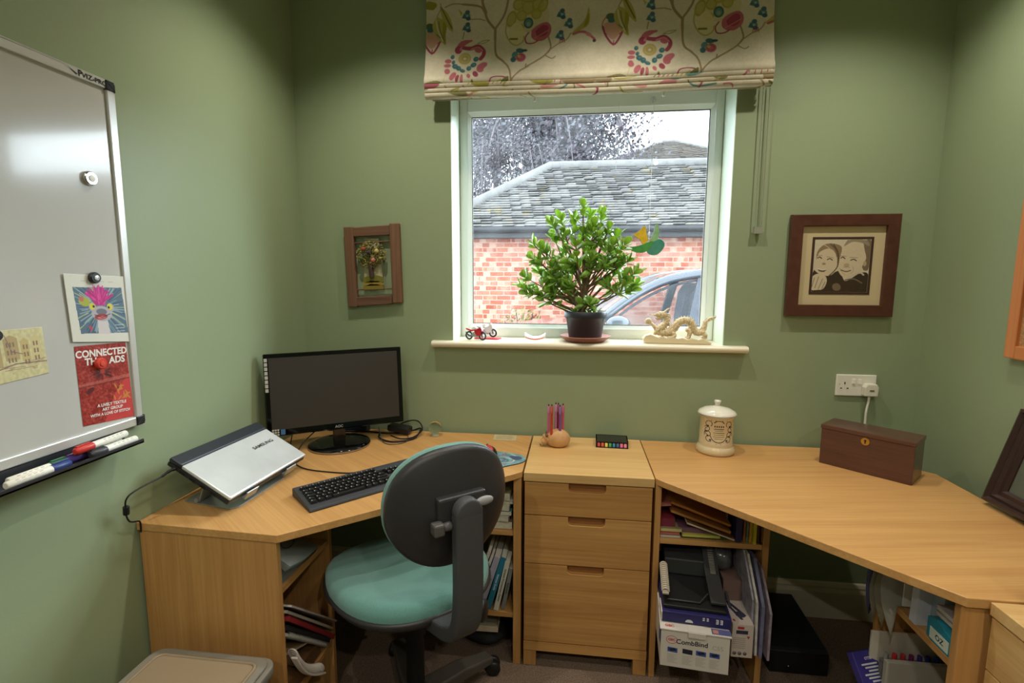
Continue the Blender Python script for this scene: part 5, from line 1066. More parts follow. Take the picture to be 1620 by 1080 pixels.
b = MB(); b.tube([(-.036, -.345, .830), (-.062, -.345, .830)], [.012, .010], 10); b.box(-.085, -.058, -.360, -.330, .815, .845); b.build('height_knob', mat('knob_grey', (86, 84, 84), .4), ch, bevel=.005)
b = MB(); b.ball((.055, -.345, .870), (.026, .009, .012), 14); b.build('tilt_lever', mat('lever_grey', (150, 150, 154), .3), ch)
b = MB(); b.box(-.07, .07, -.13, .10, .425, .455); b.build('mechanism', BLACK, ch, bevel=.008)
b = MB(); b.tube([(.03, -.20, .470), (.080, -.25, .505)], .008, 8); b.lathe([(.0, -.014), (.026, -.014), (.030, -.008), (.030, .010), (.022, .016), (0, .016)], 16, T=TR(.090, -.262, .513, rz=-45, ry=90)); b.build('adjust_knob', BLACK, ch)
b = MB(); b.lathe([(.028, .085), (.028, .315), (.035, .317), (.035, .45)], 28); b.build('gas_column', BLACK, ch)
LG = mat('chair_base', (74, 70, 66), .45)
b = MB(); b.lathe([(.0, .060), (.050, .060), (.055, .075), (.050, .105), (.034, .118), (0, .118)], 28); b.build('hub', LG, ch)
for k, wa in enumerate((49, 121, 193, 265, 337)):
    a = R(wa-40); d = Vector((math.cos(a), math.sin(a), 0)); sd = Vector((-math.sin(a), math.cos(a), 0))
    b = MB(); b.bar([d*.04+Vector((0, 0, .092)), d*.17+Vector((0, 0, .090)), d*.30+Vector((0, 0, .070))], sd, [.072, .062, .048], [.050, .040, .026]); lg = b.build('leg', LG, ch, bevel=.006)
    b = MB(); e = d*.305; 
    b.tube([e+Vector((0, 0, .058)), e+Vector((0, 0, .030))], .007, 8)
    T = Matrix.Translation(e+d*.012+Vector((0, 0, .0265))) @ Matrix.Rotation(a+.9, 4, 'Z') @ Matrix.Rotation(R(90), 4, 'Y')
    for o_ in (-.014, .014): b.lathe([(0, o_-.009), (.024, o_-.009), (.026, o_-.006), (.026, o_+.006), (.024, o_+.009), (0, o_+.009)], 20, T=T)
    b.build('castor', BLACK, lg).matrix_parent_inverse = Matrix.Identity(4)

# ------------------------------------------------------------------ books, papers and boxes under the desks
def book(name, lab, cat, w_, d, h, cover, loc, M=None, group=None, spine=None, scol=(40, 40, 50), pages=(214, 208, 190), ssz=.012, soft=True):
    """upright book: spine towards -y, w_ thick (x), d deep (y), h tall (z)"""
    t = thing(name, lab, cat, loc, 0, group)
    if M is not None: t.matrix_world = Matrix.Translation(loc) @ M
    cm_ = colm(cover, .45); e = .0012; b = MB()
    b.box(0, w_, 0, e, 0, h); b.box(0, e, e, d, 0, h); b.box(w_-e, w_, e, d, 0, h)
    mats = [cm_]
    if spine: b.text(spine, ssz, frame((w_/2, -.0004, h*.52), (0, 0, -1), (1, 0, 0)), 1, bold=.02); mats.append(colm(scol, .5))
    b.build('cover', mats, t)
    b = MB(); b.box(e*1.1, w_-e*1.1, e*1.1, d-.002, .002, h-.002); b.build('pages', colm(pages, .85), t); return t
def lean(deg): return Matrix.Rotation(R(deg), 4, 'Y')
G1 = 'books leaning on the low shelf of the left desk'
for (bx_, w_, h, dg, cv_, sp, sc_, lab, dy) in (
    (-.378, .012, .235, 20, (200, 196, 186), None, 0, 'thin off-white book furthest left of the leaning books', 0),
    (-.357, .010, .215, 19, (214, 212, 206), None, 0, 'thin white book second from left of the leaning books', .004),
    (-.336, .022, .212, 17.3, (170, 172, 196), 'Photo', (90, 92, 130), 'pale lavender book beside the blue book', -.004),
    (-.307, .020, .212, 16, (40, 124, 158), 'Internet Guide', (220, 230, 236), 'bright blue leaning book', -.006),
    (-.276, .018, .198, 12.7, (206, 206, 196), 'Intranet Programming Design', (50, 50, 56), 'white leaning book with dark spine lettering, right of the blue one', -.012),
    (-.249, .014, .165, 10.3, (128, 132, 130), 'Reference', (60, 62, 66), 'short grey book nearest the right panel', -.002)):
    book('book', lab, 'book', w_, .16, h, cv_, (bx_, 1.712+dy, .2005+w_*math.sin(R(dg))+.0008), lean(dg), G1, sp, sc_, ssz=.011)
# paper pile above the low shelf (upper shelf), right unit of left desk
for k, (z, h, cc, dx) in enumerate(((.515, .030, (120, 96, 84), -.02), (.546, .020, (190, 186, 170), 0), (.567, .018, (70, 120, 130), -.01), (.586, .022, (206, 202, 186), .0), (.609, .014, (214, 210, 196), -.015), (.624, .030, (140, 134, 90), -.03))):
    t = thing('magazine', ('brown folder lowest in the pile behind the chair back', 'off-white magazine second from the bottom of the pile behind the chair back', 'teal magazine in the middle of the pile behind the chair back', 'cream papers above the teal magazine behind the chair back', 'white papers near the top of the pile behind the chair back', 'olive folder topmost of the pile behind the chair back')[k], 'magazine', (-.32, 1.86, z), [2, -3, 1, -2, 3, -1][k], 'papers on the upper shelf of the left desk')
    b = MB(); b.box(-.105, .105+dx*0, -.15, .13, .001, h-.001); b.build('pages', mat('pages_side', (206, 200, 184), .9, var=.1, vscale=90), t); b = MB(); b.box(-.107, .107, -.152, .132, h-.001, h); b.build('cover', colm(cc, .6), t)
# loose paper stack and dark bag beneath the low shelf
t = thing('paper_stack', 'stack of white paper just under the low shelf by the chair castor', 'paper', (-.365, 1.86, .0825), 2)
b = MB(); b.box(-.10, .095, -.12, .12, 0, .012); b.box(-.097, .092, -.118, .12, .0125, .026); b.build('sheets', mat('paper_cream', (206, 190, 168), .85), t)
b = MB(); b.box(-.098, .09, -.121, .12, .0262, .040); b.box(-.02, .02, -.1215, -.06, .0403, .0405, 1); b.build('top_magazine', [mat('paper_grey', (150, 144, 134), .8), INK], t)
t = thing('fabric_bag', 'crumpled black bag lying under the paper stack', 'bag', (-.33, 1.86, .0005))
b = MB(); b.ball((0, 0, .04), (.10, .12, .0405), 28); b.v = [(x*(1+.1*math.sin(9*y+4*z*20)), y*(1+.08*math.sin(25*x)), max(0, z)) for x, y, z in b.v]; b.build('cloth', mat('bag_black', (26, 28, 30), .8), t)

# left arm, upper compartment: drooping white-blue bag of papers
t = thing('paper_wallet', 'grey-white printed paper wallet hanging off the top shelf beside the left end panel', 'wallet', (-.80, 1.32, .5635))
T0 = Matrix.Translation(-t.location)
b = MB()
for k in range(5):
    o_ = .004*k; P = [(-1.05, .640+o_), (-.95, .635+o_), (-.85, .612+o_), (-.800, .60+o_), (-.783+.004*k, .588+o_)]
    vs = []
    for i, (x, z) in enumerate(P): vs += [(x, 1.222, z+.060-.010*i), (x, 1.30, z+.045-.012*i), (x, 1.41-.01*k, z-.02+.003*i)]
    b.add(vs, [(i*3+j, (i+1)*3+j, (i+1)*3+j+1, i*3+j+1) for i in range(4) for j in range(2)], 0, True, T0)
o = b.build('sheets', mat('wallet_paper', (150, 156, 160), .5), t); so = o.modifiers.new('s', 'SOLIDIFY'); so.thickness = .0015
b = MB(); b.prism([(1.222, .64), (1.395, .565), (1.395, .5635), (1.222, .5635)], -1.1, -.80, 'x', T=T0); b.build('pages', mat('wallet_pages', (120, 126, 132), .8), t)
b = MB(); b.tube([(-.796, 1.262+.032*math.cos(R(a)), .672+.018*math.sin(R(a))-.012*math.cos(R(a))) for a in range(0, 360, 20)], .0012, 5, closed=True, T=T0); b.build('ring_print', INK, t)
# lower compartment: leaning magazines and comb bound books. each slab lies in the y-z plane from A down to B
def slab(name, lab, cat, A, B_, th, x0, x1, m, pages=True, col2=(206, 200, 186), group=None):
    d = Vector((0, B_[0]-A[0], B_[1]-A[1])); L = d.length; d.normalize(); nrm = Vector((0, -d.z, d.y))
    if nrm.z < 0: nrm = -nrm
    M = Matrix((Vector((1, 0, 0)), d, nrm)).transposed().to_4x4(); M.translation = Vector((x0, A[0], A[1]))
    t = thing(name, lab, cat, (x0, A[0], A[1]), group=group); t.matrix_world = M
    if M.to_3x3().determinant() < 0:
        M = Matrix((Vector((1, 0, 0)), d, Vector((1, 0, 0)).cross(d))).transposed().to_4x4(); M.translation = Vector((x0, A[0], A[1])); t.matrix_world = M
    b = MB(); b.box(0, x1-x0, 0, L, .001, th-.001); b.build('pages', colm(col2, .85), t)
    b = MB(); b.box(-.001, x1-x0+.0015, -.001, L+.001, th-.001, th); b.box(-.001, x1-x0+.0015, -.001, L+.001, 0, .001); b.build('cover', m, t); return t, L
G2 = 'magazines in the lower left desk compartment'
slab('magazine', 'pale crumpled magazine topmost in the lower left desk compartment', 'magazine', (1.222, .502), (1.473, .275), .006, -1.05, -.770, colm((150, 140, 146), .5), group=G2)
slab('folder', 'white folder behind the red magazine', 'folder', (1.222, .482), (1.472, .246), .008, -1.05, -.785, colm((170, 160, 158), .5), group=G2)
slab('magazine', 'dark red magazine slanting down in the left desk compartment', 'magazine', (1.222, .458), (1.470, .214), .014, -1.05, -.780, colm((128, 34, 38), .4), group=G2, col2=(150, 40, 44))
slab('binder', 'black slanting ring binder below the red magazine', 'binder', (1.222, .430), (1.455, .212), .014, -1.05, -.788, BLACK, group=G2, col2=(40, 38, 38))
t, L = slab('notebook', 'grey notebook with fine wire comb slanting below the black binder', 'notebook', (1.222, .410), (1.440, .208), .010, -1.05, -.792, colm((110, 100, 104), .5), group=G2)
b = MB()
for k in range(34): y = .008+k*(L-.016)/33; b.tube([(.258+.006*math.cos(R(a)), y, .006+.008*math.sin(R(a))) for a in range(-120, 130, 30)], .0012, 5)
b.build('wire_comb', mat('wire', (170, 168, 164), .3, metal=.6), t)
slab('envelope', 'brown envelope lying below the wire comb notebook', 'envelope', (1.222, .352), (1.360, .290), .006, -1.05, -.795, colm((168, 140, 100), .8), group=G2)
t = thing('comb_bound_booklet', 'booklet with thick white plastic comb drooping out of the left desk compartment', 'booklet', (-.79, 1.222, .365), group=G2)
A, B2 = Vector((-.776, 1.226, .352)), Vector((-.752, 1.335, .216)); pts = [A.lerp(B2, k/24)+Vector((0, -.016*math.sin(PI*k/24), -.012*math.sin(PI*k/24))) for k in range(25)]
T0 = Matrix.Translation(-t.location); b = MB(); b.bar([p+Vector((.006, -.004, -.004)) for p in pts], (1, 0, 0), .020, .006, T=T0); b.build('comb_spine', mat('comb_white', (206, 196, 190), .35), t, bevel=.002)
b = MB()
for p in pts[1:-1]: b.tube([p+Vector((-.004+.014*math.cos(R(a)), .002, .008+.014*math.sin(R(a)))) for a in range(-60, 200, 26)], .0026, 6, T=T0)
b.build('comb_ring', mat('comb_white', (206, 196, 190), .35), t)
b = MB(); vs = []
for p in pts: vs += [tuple(p+Vector((-.012, .004, .010))), tuple(p+Vector((-.20, .010, .006)))]
b.add(vs, [(2*i, 2*i+1, 2*i+3, 2*i+2) for i in range(24)], 0, True, T0); o = b.build('pages', colm((120, 96, 70), .8), t); so = o.modifiers.new('s', 'SOLIDIFY'); so.thickness = .006
slab('cardboard_box', 'brown cardboard in the bottom of the left desk compartment', 'box', (1.24, .2045), (1.42, .2045), .05, -1.0, -.80, colm((120, 84, 52), .8), col2=(110, 78, 48))

# right back unit, upper compartment: stacked papers and leaning envelopes
def flat(name, lab, cat, x0, x1, y0, y1, z, h, cover, pages=(200, 190, 176), rz=0, ry=0, group=None, rx=0):
    t = thing(name, lab, cat, ((x0+x1)/2, (y0+y1)/2, z), group=group, rot=(R(rx), R(ry), R(rz))); a, c_ = (x1-x0)/2, (y1-y0)/2
    b = MB(); b.box(-a+.001, a-.001, -c_+.001, c_-.001, .0008, h-.0012); b.build('pages', colm(pages, .85), t)
    b = MB(); b.box(-a, a, -c_, c_, h-.0011, h); b.box(-a, a, -c_, c_, 0, .0008); b.build('cover', colm(cover, .5), t); return t
G3 = 'papers in the upper compartment under the right desk'
flat('book', 'grey-green book lowest left of the papers under the right desk', 'book', .309, .378, 1.71, 1.86, .5245, .010, (96, 110, 112), group=G3)
flat('book', 'salmon pink book on top of the grey-green one at the left panel', 'book', .309, .376, 1.712, 1.86, .535, .012, (196, 110, 96), (190, 104, 92), group=G3)
flat('book', 'cream edged book above the salmon one under the right desk', 'book', .309, .382, 1.708, 1.86, .5475, .012, (150, 140, 96), (196, 186, 130), group=G3)
flat('book', 'crimson book topmost at the left panel under the right desk', 'book', .309, .360, 1.72, 1.86, .560, .030, (128, 40, 56), (120, 44, 60), group=G3)
flat('booklet', 'green booklet lowest in the middle of the shelf under the right desk', 'booklet', .384, .530, 1.715, 1.86, .5245, .008, (80, 110, 50), (70, 96, 50), group=G3)
flat('booklet', 'yellow-green booklet on top of the green one', 'booklet', .384, .510, 1.708, 1.86, .533, .009, (196, 190, 90), (206, 200, 110), group=G3)
flat('folder', 'purple-grey folder under the slanting envelopes', 'folder', .372, .475, 1.72, 1.88, .5425, .018, (110, 74, 96), (120, 84, 104), group=G3)
def slantx(name, lab, cat, A, B_, th, y0, y1, cc, pg_, group):
    L = math.hypot(B_[0]-A[0], B_[1]-A[1]); ry = -math.degrees(math.atan2(B_[1]-A[1], B_[0]-A[0])); t = thing(name, lab, cat, (A[0], y0, A[1]), group=group, rot=(0, R(ry), 0))
    b = MB(); b.box(.001, L-.001, .001, y1-y0, .0008, th-.001); b.build('pages', colm(pg_, .85), t); b = MB(); b.box(0, L, 0, y1-y0, th-.001, th); b.box(0, L, 0, y1-y0, 0, .0008); b.build('cover', colm(cc, .6), t)
slantx('magazine', 'white edged magazine lowest of the slanting papers under the right desk', 'magazine', (.396, .580), (.556, .528), .007, 1.705, 1.86, (140, 100, 60), (216, 206, 190), G3)
slantx('envelope', 'orange-brown envelope in the middle of the slanting papers', 'envelope', (.344, .613), (.546, .545), .009, 1.72, 1.88, (176, 120, 60), (180, 130, 70), G3)
slantx('envelope', 'orange envelope topmost of the slanting papers', 'envelope', (.344, .640), (.548, .566), .008, 1.73, 1.90, (206, 140, 66), (196, 130, 60), G3)
slantx('card', 'pink card at the top left under the orange envelope', 'card', (.310, .632), (.345, .636), .005, 1.72, 1.86, (190, 120, 110), (180, 110, 100), G3)
for k, (x, w_, h, cc, lab) in enumerate(((.585, .006, .15, (170, 110, 60), 'thin orange upright book right of the navy folder'), (.594, .007, .145, (110, 130, 110), 'thin grey-green upright book near the right panel'), (.604, .008, .15, (206, 160, 60), 'amber upright book near the right panel'), (.6145, .009, .16, (214, 204, 50), 'bright yellow upright book near the right panel'), (.626, .010, .14, (96, 56, 70), 'dark plum upright book touching the right panel'))):
    book('book', lab, 'book', w_, .15, h, cc, (x, 1.71-(.010 if k == 3 else 0), .5245), None, 'upright books under the right desk', pages=tuple(int(v*.9) for v in cc))
t = thing('folder', 'navy plastic folder standing upright under the right desk', 'folder', (.560, 1.705, .5245)); b = MB(); b.prism([(0, 0), (.018, 0), (.022, .155), (-.004, .155)], 0, .17, 'y'); b.build('cover', colm((42, 40, 92), .35), t, bevel=.002); b = MB(); b.prism([(.003, .002), (.015, .002), (.018, .1565), (0, .1565)], .004, .16, 'y'); b.build('pages', colm((30, 28, 60), .8), t)
t = thing('cardboard_sleeve', 'brown board sleeve leaning behind the navy folder', 'sleeve', (.548, 1.76, .5245)); b = MB(); b.prism([(0, 0), (.004, 0), (-.010, .165), (-.018, .165)], 0, .2, 'y'); b.build('board', colm((150, 110, 70), .8), t)

# comb binder carton with the machine on top
cbn = thing('machine_carton', 'white printed carton of a binding machine sticking out under the right desk', 'box', (.385, 1.66, .2008)); f = dpart(cbn); CW = mat('carton_white', (208, 202, 196), .7)
bx0, bx1, by_, bz1_ = .279, .482, 1.500, .338
b = MB(); b.box(bx0, bx1, by_, 1.84, .2010, bz1_-.012); f(b, 'carton', CW)
b = MB(); b.prism([(bx0-.004, by_-.004), (bx1+.004, by_-.004), (bx1+.002, 1.60), (bx0-.002, 1.60)], bz1_-.012, bz1_-.009); f(b, 'flap', CW)
b = MB(); b.box(.385-.026, .385+.026, by_-.007, by_-.004, bz1_-.026, bz1_-.009); b.box(.385-.026, .385+.026, by_-.004, by_+.03, bz1_-.0088, bz1_-.0075); f(b, 'tab', CW)
b = MB(); FT = lambda x, z: frame((x, by_-.0006, z), (1, 0, 0), (0, 0, 1))
b.text('CombBind', .022, FT(.372, .289), 0, bold=.02); b.text('C55', .020, FT(.448, .284), 1, bold=.005); b.text('GBC', .011, FT(.3115, .293), 2, bold=.03)
b.tube([(.3115+.016*math.cos(R(a)), by_-.0004, .293+.013*math.sin(R(a))) for a in range(0, 360, 15)], .0007, 5, 2, closed=True)
for k, x in enumerate((.300, .345, .385, .425)):
    b.add([(x, by_-.0006, .268), (x+.030, by_-.0006, .266), (x+.030, by_-.0006, .250), (x, by_-.0006, .252)], [(0, 3, 2, 1)], 3 if k != 1 else 4); b.add([(x+.002, by_-.0008, .262), (x+.022, by_-.0008, .266), (x+.028, by_-.0008, .258), (x+.010, by_-.0008, .254)], [(0, 3, 2, 1)], 4)
    for r in range(7): b.add([(x, by_-.0006, .244-r*.0045), (x+.030-.005*(r % 3), by_-.0006, .244-r*.0045), (x+.030-.005*(r % 3), by_-.0006, .2425-r*.0045), (x, by_-.0006, .2425-r*.0045)], [(0, 3, 2, 1)], 1)
f(b, 'front_print', [colm((40, 40, 54), .6), colm((176, 172, 168), .7), colm((190, 44, 56), .6), colm((60, 90, 170), .6), colm((34, 36, 56), .6)])
b = MB(); b.add([(bx0-.0006, by_+.002, .322), (bx0-.0006, by_+.06, .322), (bx0-.0006, by_+.06, .25), (bx0-.0006, by_+.002, .27)], [(0, 1, 2, 3)]); f(b, 'side_print', colm((50, 84, 150), .6))
b = MB(); b.add([(.43, by_+.002, bz1_-.0085), (.488, by_+.002, bz1_-.0085), (.486, by_+.028, bz1_-.0085), (.43, by_+.028, bz1_-.0085)], [(0, 1, 2, 3)]); b.add([(.434, by_+.006, bz1_-.0083), (.450, by_+.006, bz1_-.0083), (.450, by_+.022, bz1_-.0083), (.434, by_+.022, bz1_-.0083)], [(0, 1, 2, 3)], 1); f(b, 'top_picture', [colm((84, 88, 140), .6), colm((190, 130, 110), .6)]); b = MB(); b.text('GBC', .014, frame((.305, by_+.014, bz1_-.0083), (1, 0, 0), (0, 1, 0)), 2, bold=.03); f(b, 'top_print', [colm((84, 88, 140), .6), colm((190, 130, 110), .6), colm((190, 44, 56), .6)])
nb = thing('navy_box', 'flat navy blue box with white symbols lying on the white carton', 'box', (.385, 1.68, .3305)); f = dpart(nb)
b = MB(); b.box(.283, .490, 1.530, 1.83, .3310, .366); f(b, 'box', colm((40, 38, 96), .45), bevel=.002)
b = MB(); b.text('E E', .020, frame((.455, 1.5292, .353), (-1, 0, 0), (0, 0, -1)), 0, bold=.05, sx=.8)
for k in range(2): b.box(.405+k*.012, .411+k*.012, 1.5290, 1.5298, .350, .354); b.box(.405+k*.012, .411+k*.012, 1.5290, 1.5298, .356, .360)
f(b, 'lettering', mat('print_white', (214, 214, 220), .6)); b = MB(); b.prism([(.365+.012*math.cos(R(a)), .338+.009*max(0, math.sin(R(a)))) for a in range(0, 361, 20)], 1.5288, 1.5297, 'y'); f(b, 'cloud_symbol', mat('print_white', (214, 214, 220), .6))
b = MB(); b.box(.2795, .2828, 1.528, 1.60, .338, .364); f(b, 'white_end', CW)
bmn = thing('binding_machine', 'black comb binding machine on top of the navy box', 'machine', (.37, 1.70, .3665)); f = dpart(bmn)
b = MB(); b.prism([(1.545, .3670), (1.545, .378), (1.70, .40), (1.83, .405), (1.83, .3670)], .287, .480, 'x'); f(b, 'base', BLACK, bevel=.003)
b = MB(); b.prism([(1.69, .401), (1.70, .452), (1.78, .470), (1.82, .455), (1.82, .406)], .300, .440, 'x'); f(b, 'punch_head', mat('machine_grey', (44, 46, 48), .4), bevel=.004)
b = MB(); b.bar([(.455, 1.56, .392), (.452, 1.66, .425), (.450, 1.76, .478)], (1, 0, 0), .045, .010); b.tube([(.30, 1.565, .386), (.40, 1.565, .386), (.43, 1.60, .400)], .003, 6, 0); f(b, 'lever', mat('machine_lever', (58, 58, 60), .35), bevel=.002)
b = MB()
for k in range(12): b.box(.445, .462, 1.66+k*.008, 1.664+k*.008, .434+k*.0035, .440+k*.0035)
f(b, 'scale_marks', colm((120, 118, 112), .6))
t = thing('white_comb', 'white ribbed plastic comb resting at the left of the binding machine', 'comb', (.293, 1.60, .3855)); b = MB()
for k in range(14): b.tube([(.011*math.cos(R(a)), -.04+k*.008, .030-.018*0+.011*math.sin(R(a))+k*.0022) for a in range(0, 181, 30)], .0028, 6)
b.bar([(0, -.045, .024), (0, .07, .052)], (1, 0, 0), .020, .006); b.build('comb', mat('comb_white2', (196, 186, 170), .4), t)
flat('box', 'small white box with dark print behind the white comb', 'box', .305, .385, 1.835, 1.95, .40, .04, (186, 176, 160), (190, 180, 164), group=None)
flat('box', 'dark red box at the back left under the shelf', 'box', .310, .430, 1.85, 2.0, .445, .045, (120, 30, 34), (110, 28, 32))
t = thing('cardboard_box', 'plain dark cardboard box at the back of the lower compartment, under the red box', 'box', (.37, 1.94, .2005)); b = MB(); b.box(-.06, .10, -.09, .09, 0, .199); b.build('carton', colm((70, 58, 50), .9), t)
t = thing('clear_bag', 'crumpled clear plastic bag shining at the back of the lower compartment', 'bag', (.525, 1.77, .395)); b = MB(); b.ball((0, 0, .048), (.048, .055, .048), 24)
b.v = [(x*(1+.12*math.sin(60*z+40*x)), y*(1+.12*math.sin(70*x)), z*(1+.05*math.sin(80*x+50*y))) for x, y, z in b.v]; b.build('plastic', mat('bag_clear', (96, 98, 104), .12, alpha=.6, spec=.9), t)
t = thing('tool_carton', 'long white carton with pictures of tools, right of the white machine carton', 'box', (.555, 1.70, .2008)); f = dpart(t)
b = MB(); b.box(.524, .589, 1.575, 1.86, .2010, .315); f(b, 'carton', mat('carton_cream', (196, 184, 176), .7))
b = MB(); b.box(.526, .586, 1.70, 1.86, .3151, .39); f(b, 'inner_pack', colm((120, 96, 88), .7))
b = MB(); b.bar([(.530, 1.76, .3925), (.540, 1.66, .3165), (.560, 1.60, .3165)], (1, 0, .0), .008, .002); b.bar([(.540, 1.69, .3165), (.575, 1.62, .3165)], (1, 0, 0), .010, .0015); b.ball((.562, 1.625, .3165), (.016, .016, .002), 12); b.box(.530, .537, 1.59, 1.60, .3152, .3158, 1); b.box(.536, .572, 1.5740, 1.5746, .283, .295); b.box(.54, .560, 1.5740, 1.5746, .300, .308, 1)
for r in range(6): b.box(.529, .566, 1.5742, 1.5746, .268-r*.007, .270-r*.007, 2)
for k in range(3): b.lathe([(0, 0), (.006, 0), (.006, .0008), (0, .0008)], 12, 3, T=TR(.534+k*.016, 1.5748, .215, rx=90))
b.add([(.569, 1.5744, .276), (.579, 1.5744, .276), (.574, 1.5744, .266)], [(0, 2, 1)], 1); f(b, 'picture_print', [colm((50, 50, 70), .6), colm((170, 50, 56), .6), colm((160, 152, 148), .7), colm((110, 106, 104), .6)])
for k, (x, th, h, cc, dy, lab) in enumerate(((.592, .006, .30, (150, 146, 160), .0, 'picture-covered magazine nearest the white tool carton'), (.601, .007, .295, (196, 192, 190), -.012, 'white magazine second of the upright set'), (.611, .010, .285, (110, 110, 140), -.02, 'bluish glossy magazine third of the upright set'), (.624, .006, .27, (206, 198, 196), .01, 'white folder fourth of the upright set'), (.633, .007, .26, (150, 136, 150), -.03, 'pale lilac magazine beside the unit panel'))):
    t = thing('magazine', lab+' under the right desk', 'magazine', (x, 1.60+dy, .2008), group='upright magazines in the lower compartment', rot=(R(0), R(-1.5 if k < 2 else 0), 0))
    b = MB(); b.prism([(0, 0), (.26, 0), (.26, h), (.10, h), (0, h*.62)], 0, th, 'x'); b.build('pages', mat('mag_%d' % k, cc, .45, var=.35, vscale=35), t)
PIV = Matrix.Translation((.409, 1.66, 0)) @ Matrix.Rotation(R(-5), 4, 'Z') @ Matrix.Translation((-.385, -1.66, 0))
for o_ in (cbn, nb, bmn, [x for x in COL.objects if x.name == 'white_comb'][0]): bpy.context.view_layer.update(); o_.matrix_world = PIV @ o_.matrix_world
# black case against the wall
t = thing('speaker_case', 'flat black case on the carpet in front of the back skirting under the right desk', 'case', (.83, 1.90, .0005)); f = dpart(t)
b = MB(); b.prism([(1.775, .001), (1.775, .086), (1.79, .092), (2.10, .105), (2.10, .001)], .725, .925, 'x'); f(b, 'case', mat('case_black', (24, 26, 28), .5), bevel=.003)
b = MB(); b.box(.728, .922, 1.7735, 1.7748, .004, .082); f(b, 'front_panel', BLACK); b = MB(); b.ball((.79, 1.7735, .03), .002, 6); f(b, 'light', WHT)

# right arm of right desk: wallets, folder, lever arch file
PLW = mat('poly_clear', (170, 172, 160), .3, alpha=.55)
for k, (y, cc, al, w0, lab) in enumerate(((1.405, (74, 76, 120), 1, .03, 'blue plastic wallet hanging out at the back of the right desk end shelf'), (1.385, (160, 156, 136), .6, .02, 'clear plastic wallet next to the blue one on the right desk end shelf'), (1.360, (156, 150, 130), .6, .015, 'clear plastic wallet third from the back on the right desk end shelf'), (1.335, (170, 168, 160), .6, .01, 'cloudy plastic wallet fourth from the back on the right desk end shelf'))):
    t = thing('plastic_wallet', lab, 'wallet', (.86, y, .572), group='plastic wallets on the end shelf'); b = MB(); vs = []
    for i in range(9):
        z = .135-.0235*i; bul = 0
        for j, x in enumerate((-.030-.018*math.sin(PI*i/8)-w0*.4, -.013, .2)): vs.append((x, -.012*math.sin(i*.5+k)*(1-j/2)-(.016*(i/8)**2 if j == 0 else 0), max(z, .0015) if j else z-.016*(i/8)**2))
    b.add(vs, [(i*3+j, i*3+j+1, (i+1)*3+j+1, (i+1)*3+j) for i in range(8) for j in range(2)], 0, True); o = b.build('sleeve', mat('wallet_%d' % k, cc, .3, alpha=al), t); so = o.modifiers.new('s', 'SOLIDIFY'); so.thickness = .002
    b = MB(); b.box(.0, .19, -.003, .001, .002, .12); b.build('papers', PAPER, t)
t = thing('document_folder', 'white-blue document folder standing beside the plastic wallets', 'folder', (.848, 1.275, .5715)); b = MB(); b.prism([(.0, 0), (.004, .140), (.2, .140), (.2, 0)], -.012, .012, 'y'); b.build('cover', mat('folder_white', (196, 200, 216), .5), t)
b = MB(); b.prism([(.03, .0), (.035, .138), (.2, .138), (.2, 0)], -.05, -.0125, 'y'); b.build('papers', colm((150, 160, 176), .7), t)
t = thing('box_file', 'turquoise box file with white spine label on the right desk end shelf', 'file', (.850, 1.150, .5715)); b = MB(); b.prism([(0, 0), (.062, 0), (.078, .006), (.078, .052), (.05, .060), (0, .046)], 0, .3, 'x'); b.build('case', colm((36, 130, 154), .45), t, bevel=.0015)
b = MB(); b.box(-.0008, 0, .006, .066, .006, .034); b.text('OZ', .018, frame((-.0012, .034, .02), (0, -1, 0), (0, 0, 1)), 1, bold=.02); b.build('spine_label', [colm((206, 216, 206), .7), INK], t)
for k, (z, cc, lab) in enumerate(((.635, (170, 168, 176), 'grey magazine lying on the turquoise box file'), (.648, (190, 190, 196), 'white magazine topmost on the turquoise box file'))): flat('magazine', lab, 'magazine', .862, 1.1, 1.155, 1.222, z-.002, .010, cc, group='magazines on the box file')
# big white boards below, pen set between them, purple pack
def board(name, lab, cat, x0, x1, y, z1, th, m, ln=0):
    t = thing(name, lab, cat, (x0, y, .0008), rot=(R(-ln), 0, 0)); b = MB(); b.box(0, x1-x0, 0, th, 0, z1); b.build('board', m, t, bevel=.001); return t
board('foam_board', 'large white board standing behind the coloured pens under the right desk end', 'board', .832, 1.20, 1.398, .452, .006, mat('board_white', (196, 188, 176), .8))
board('art_pad', 'large pale pad standing in front of the coloured pens under the right desk end', 'pad', .845, 1.22, 1.345, .402, .014, mat('pad_pale', (176, 172, 162), .7))
t = thing('pen_set', 'row of coloured felt pens in a clear pack behind the pale pad', 'pens', (.95, 1.378, .0008)); b = MB(); b.box(-.10, .12, -.008, .008, 0, .385); b.build('clear_pack', mat('pack_grey', (110, 108, 104), .3), t)
cl = [(150, 150, 148), (190, 50, 56), (200, 60, 70), (120, 40, 90), (70, 50, 120), (50, 60, 150), (40, 80, 160), (40, 120, 120), (50, 150, 70), (70, 160, 60)]
for k, cc in enumerate(cl): b = MB(); b.tube([(-.088+k*.021, 0, .386), (-.088+k*.021, 0, .404)], .006, 10); b.build('pen_cap', colm(cc, .4), t)
pp = thing('paper_pack', 'deep purple-blue pack with white lettering and orange corner at the bottom right', 'pack', (.77, 1.30, .35))
P0, PX, PD = Vector((.782, 1.392, .388)), Vector((.066, .022, .0)), Vector((-.03, -.135, -.16))
PMx = frame(P0, PX, -PD); b = MB(); b.box(0, .072, -.26, 0, -.022, 0); b.build('pack', colm((58, 50, 128), .45), pp, bevel=.002).matrix_world = PMx
for o_ in [x for x in COL.objects if x.parent == pp]: o_.matrix_parent_inverse = Matrix.Translation(pp.location).inverted()
b = MB()
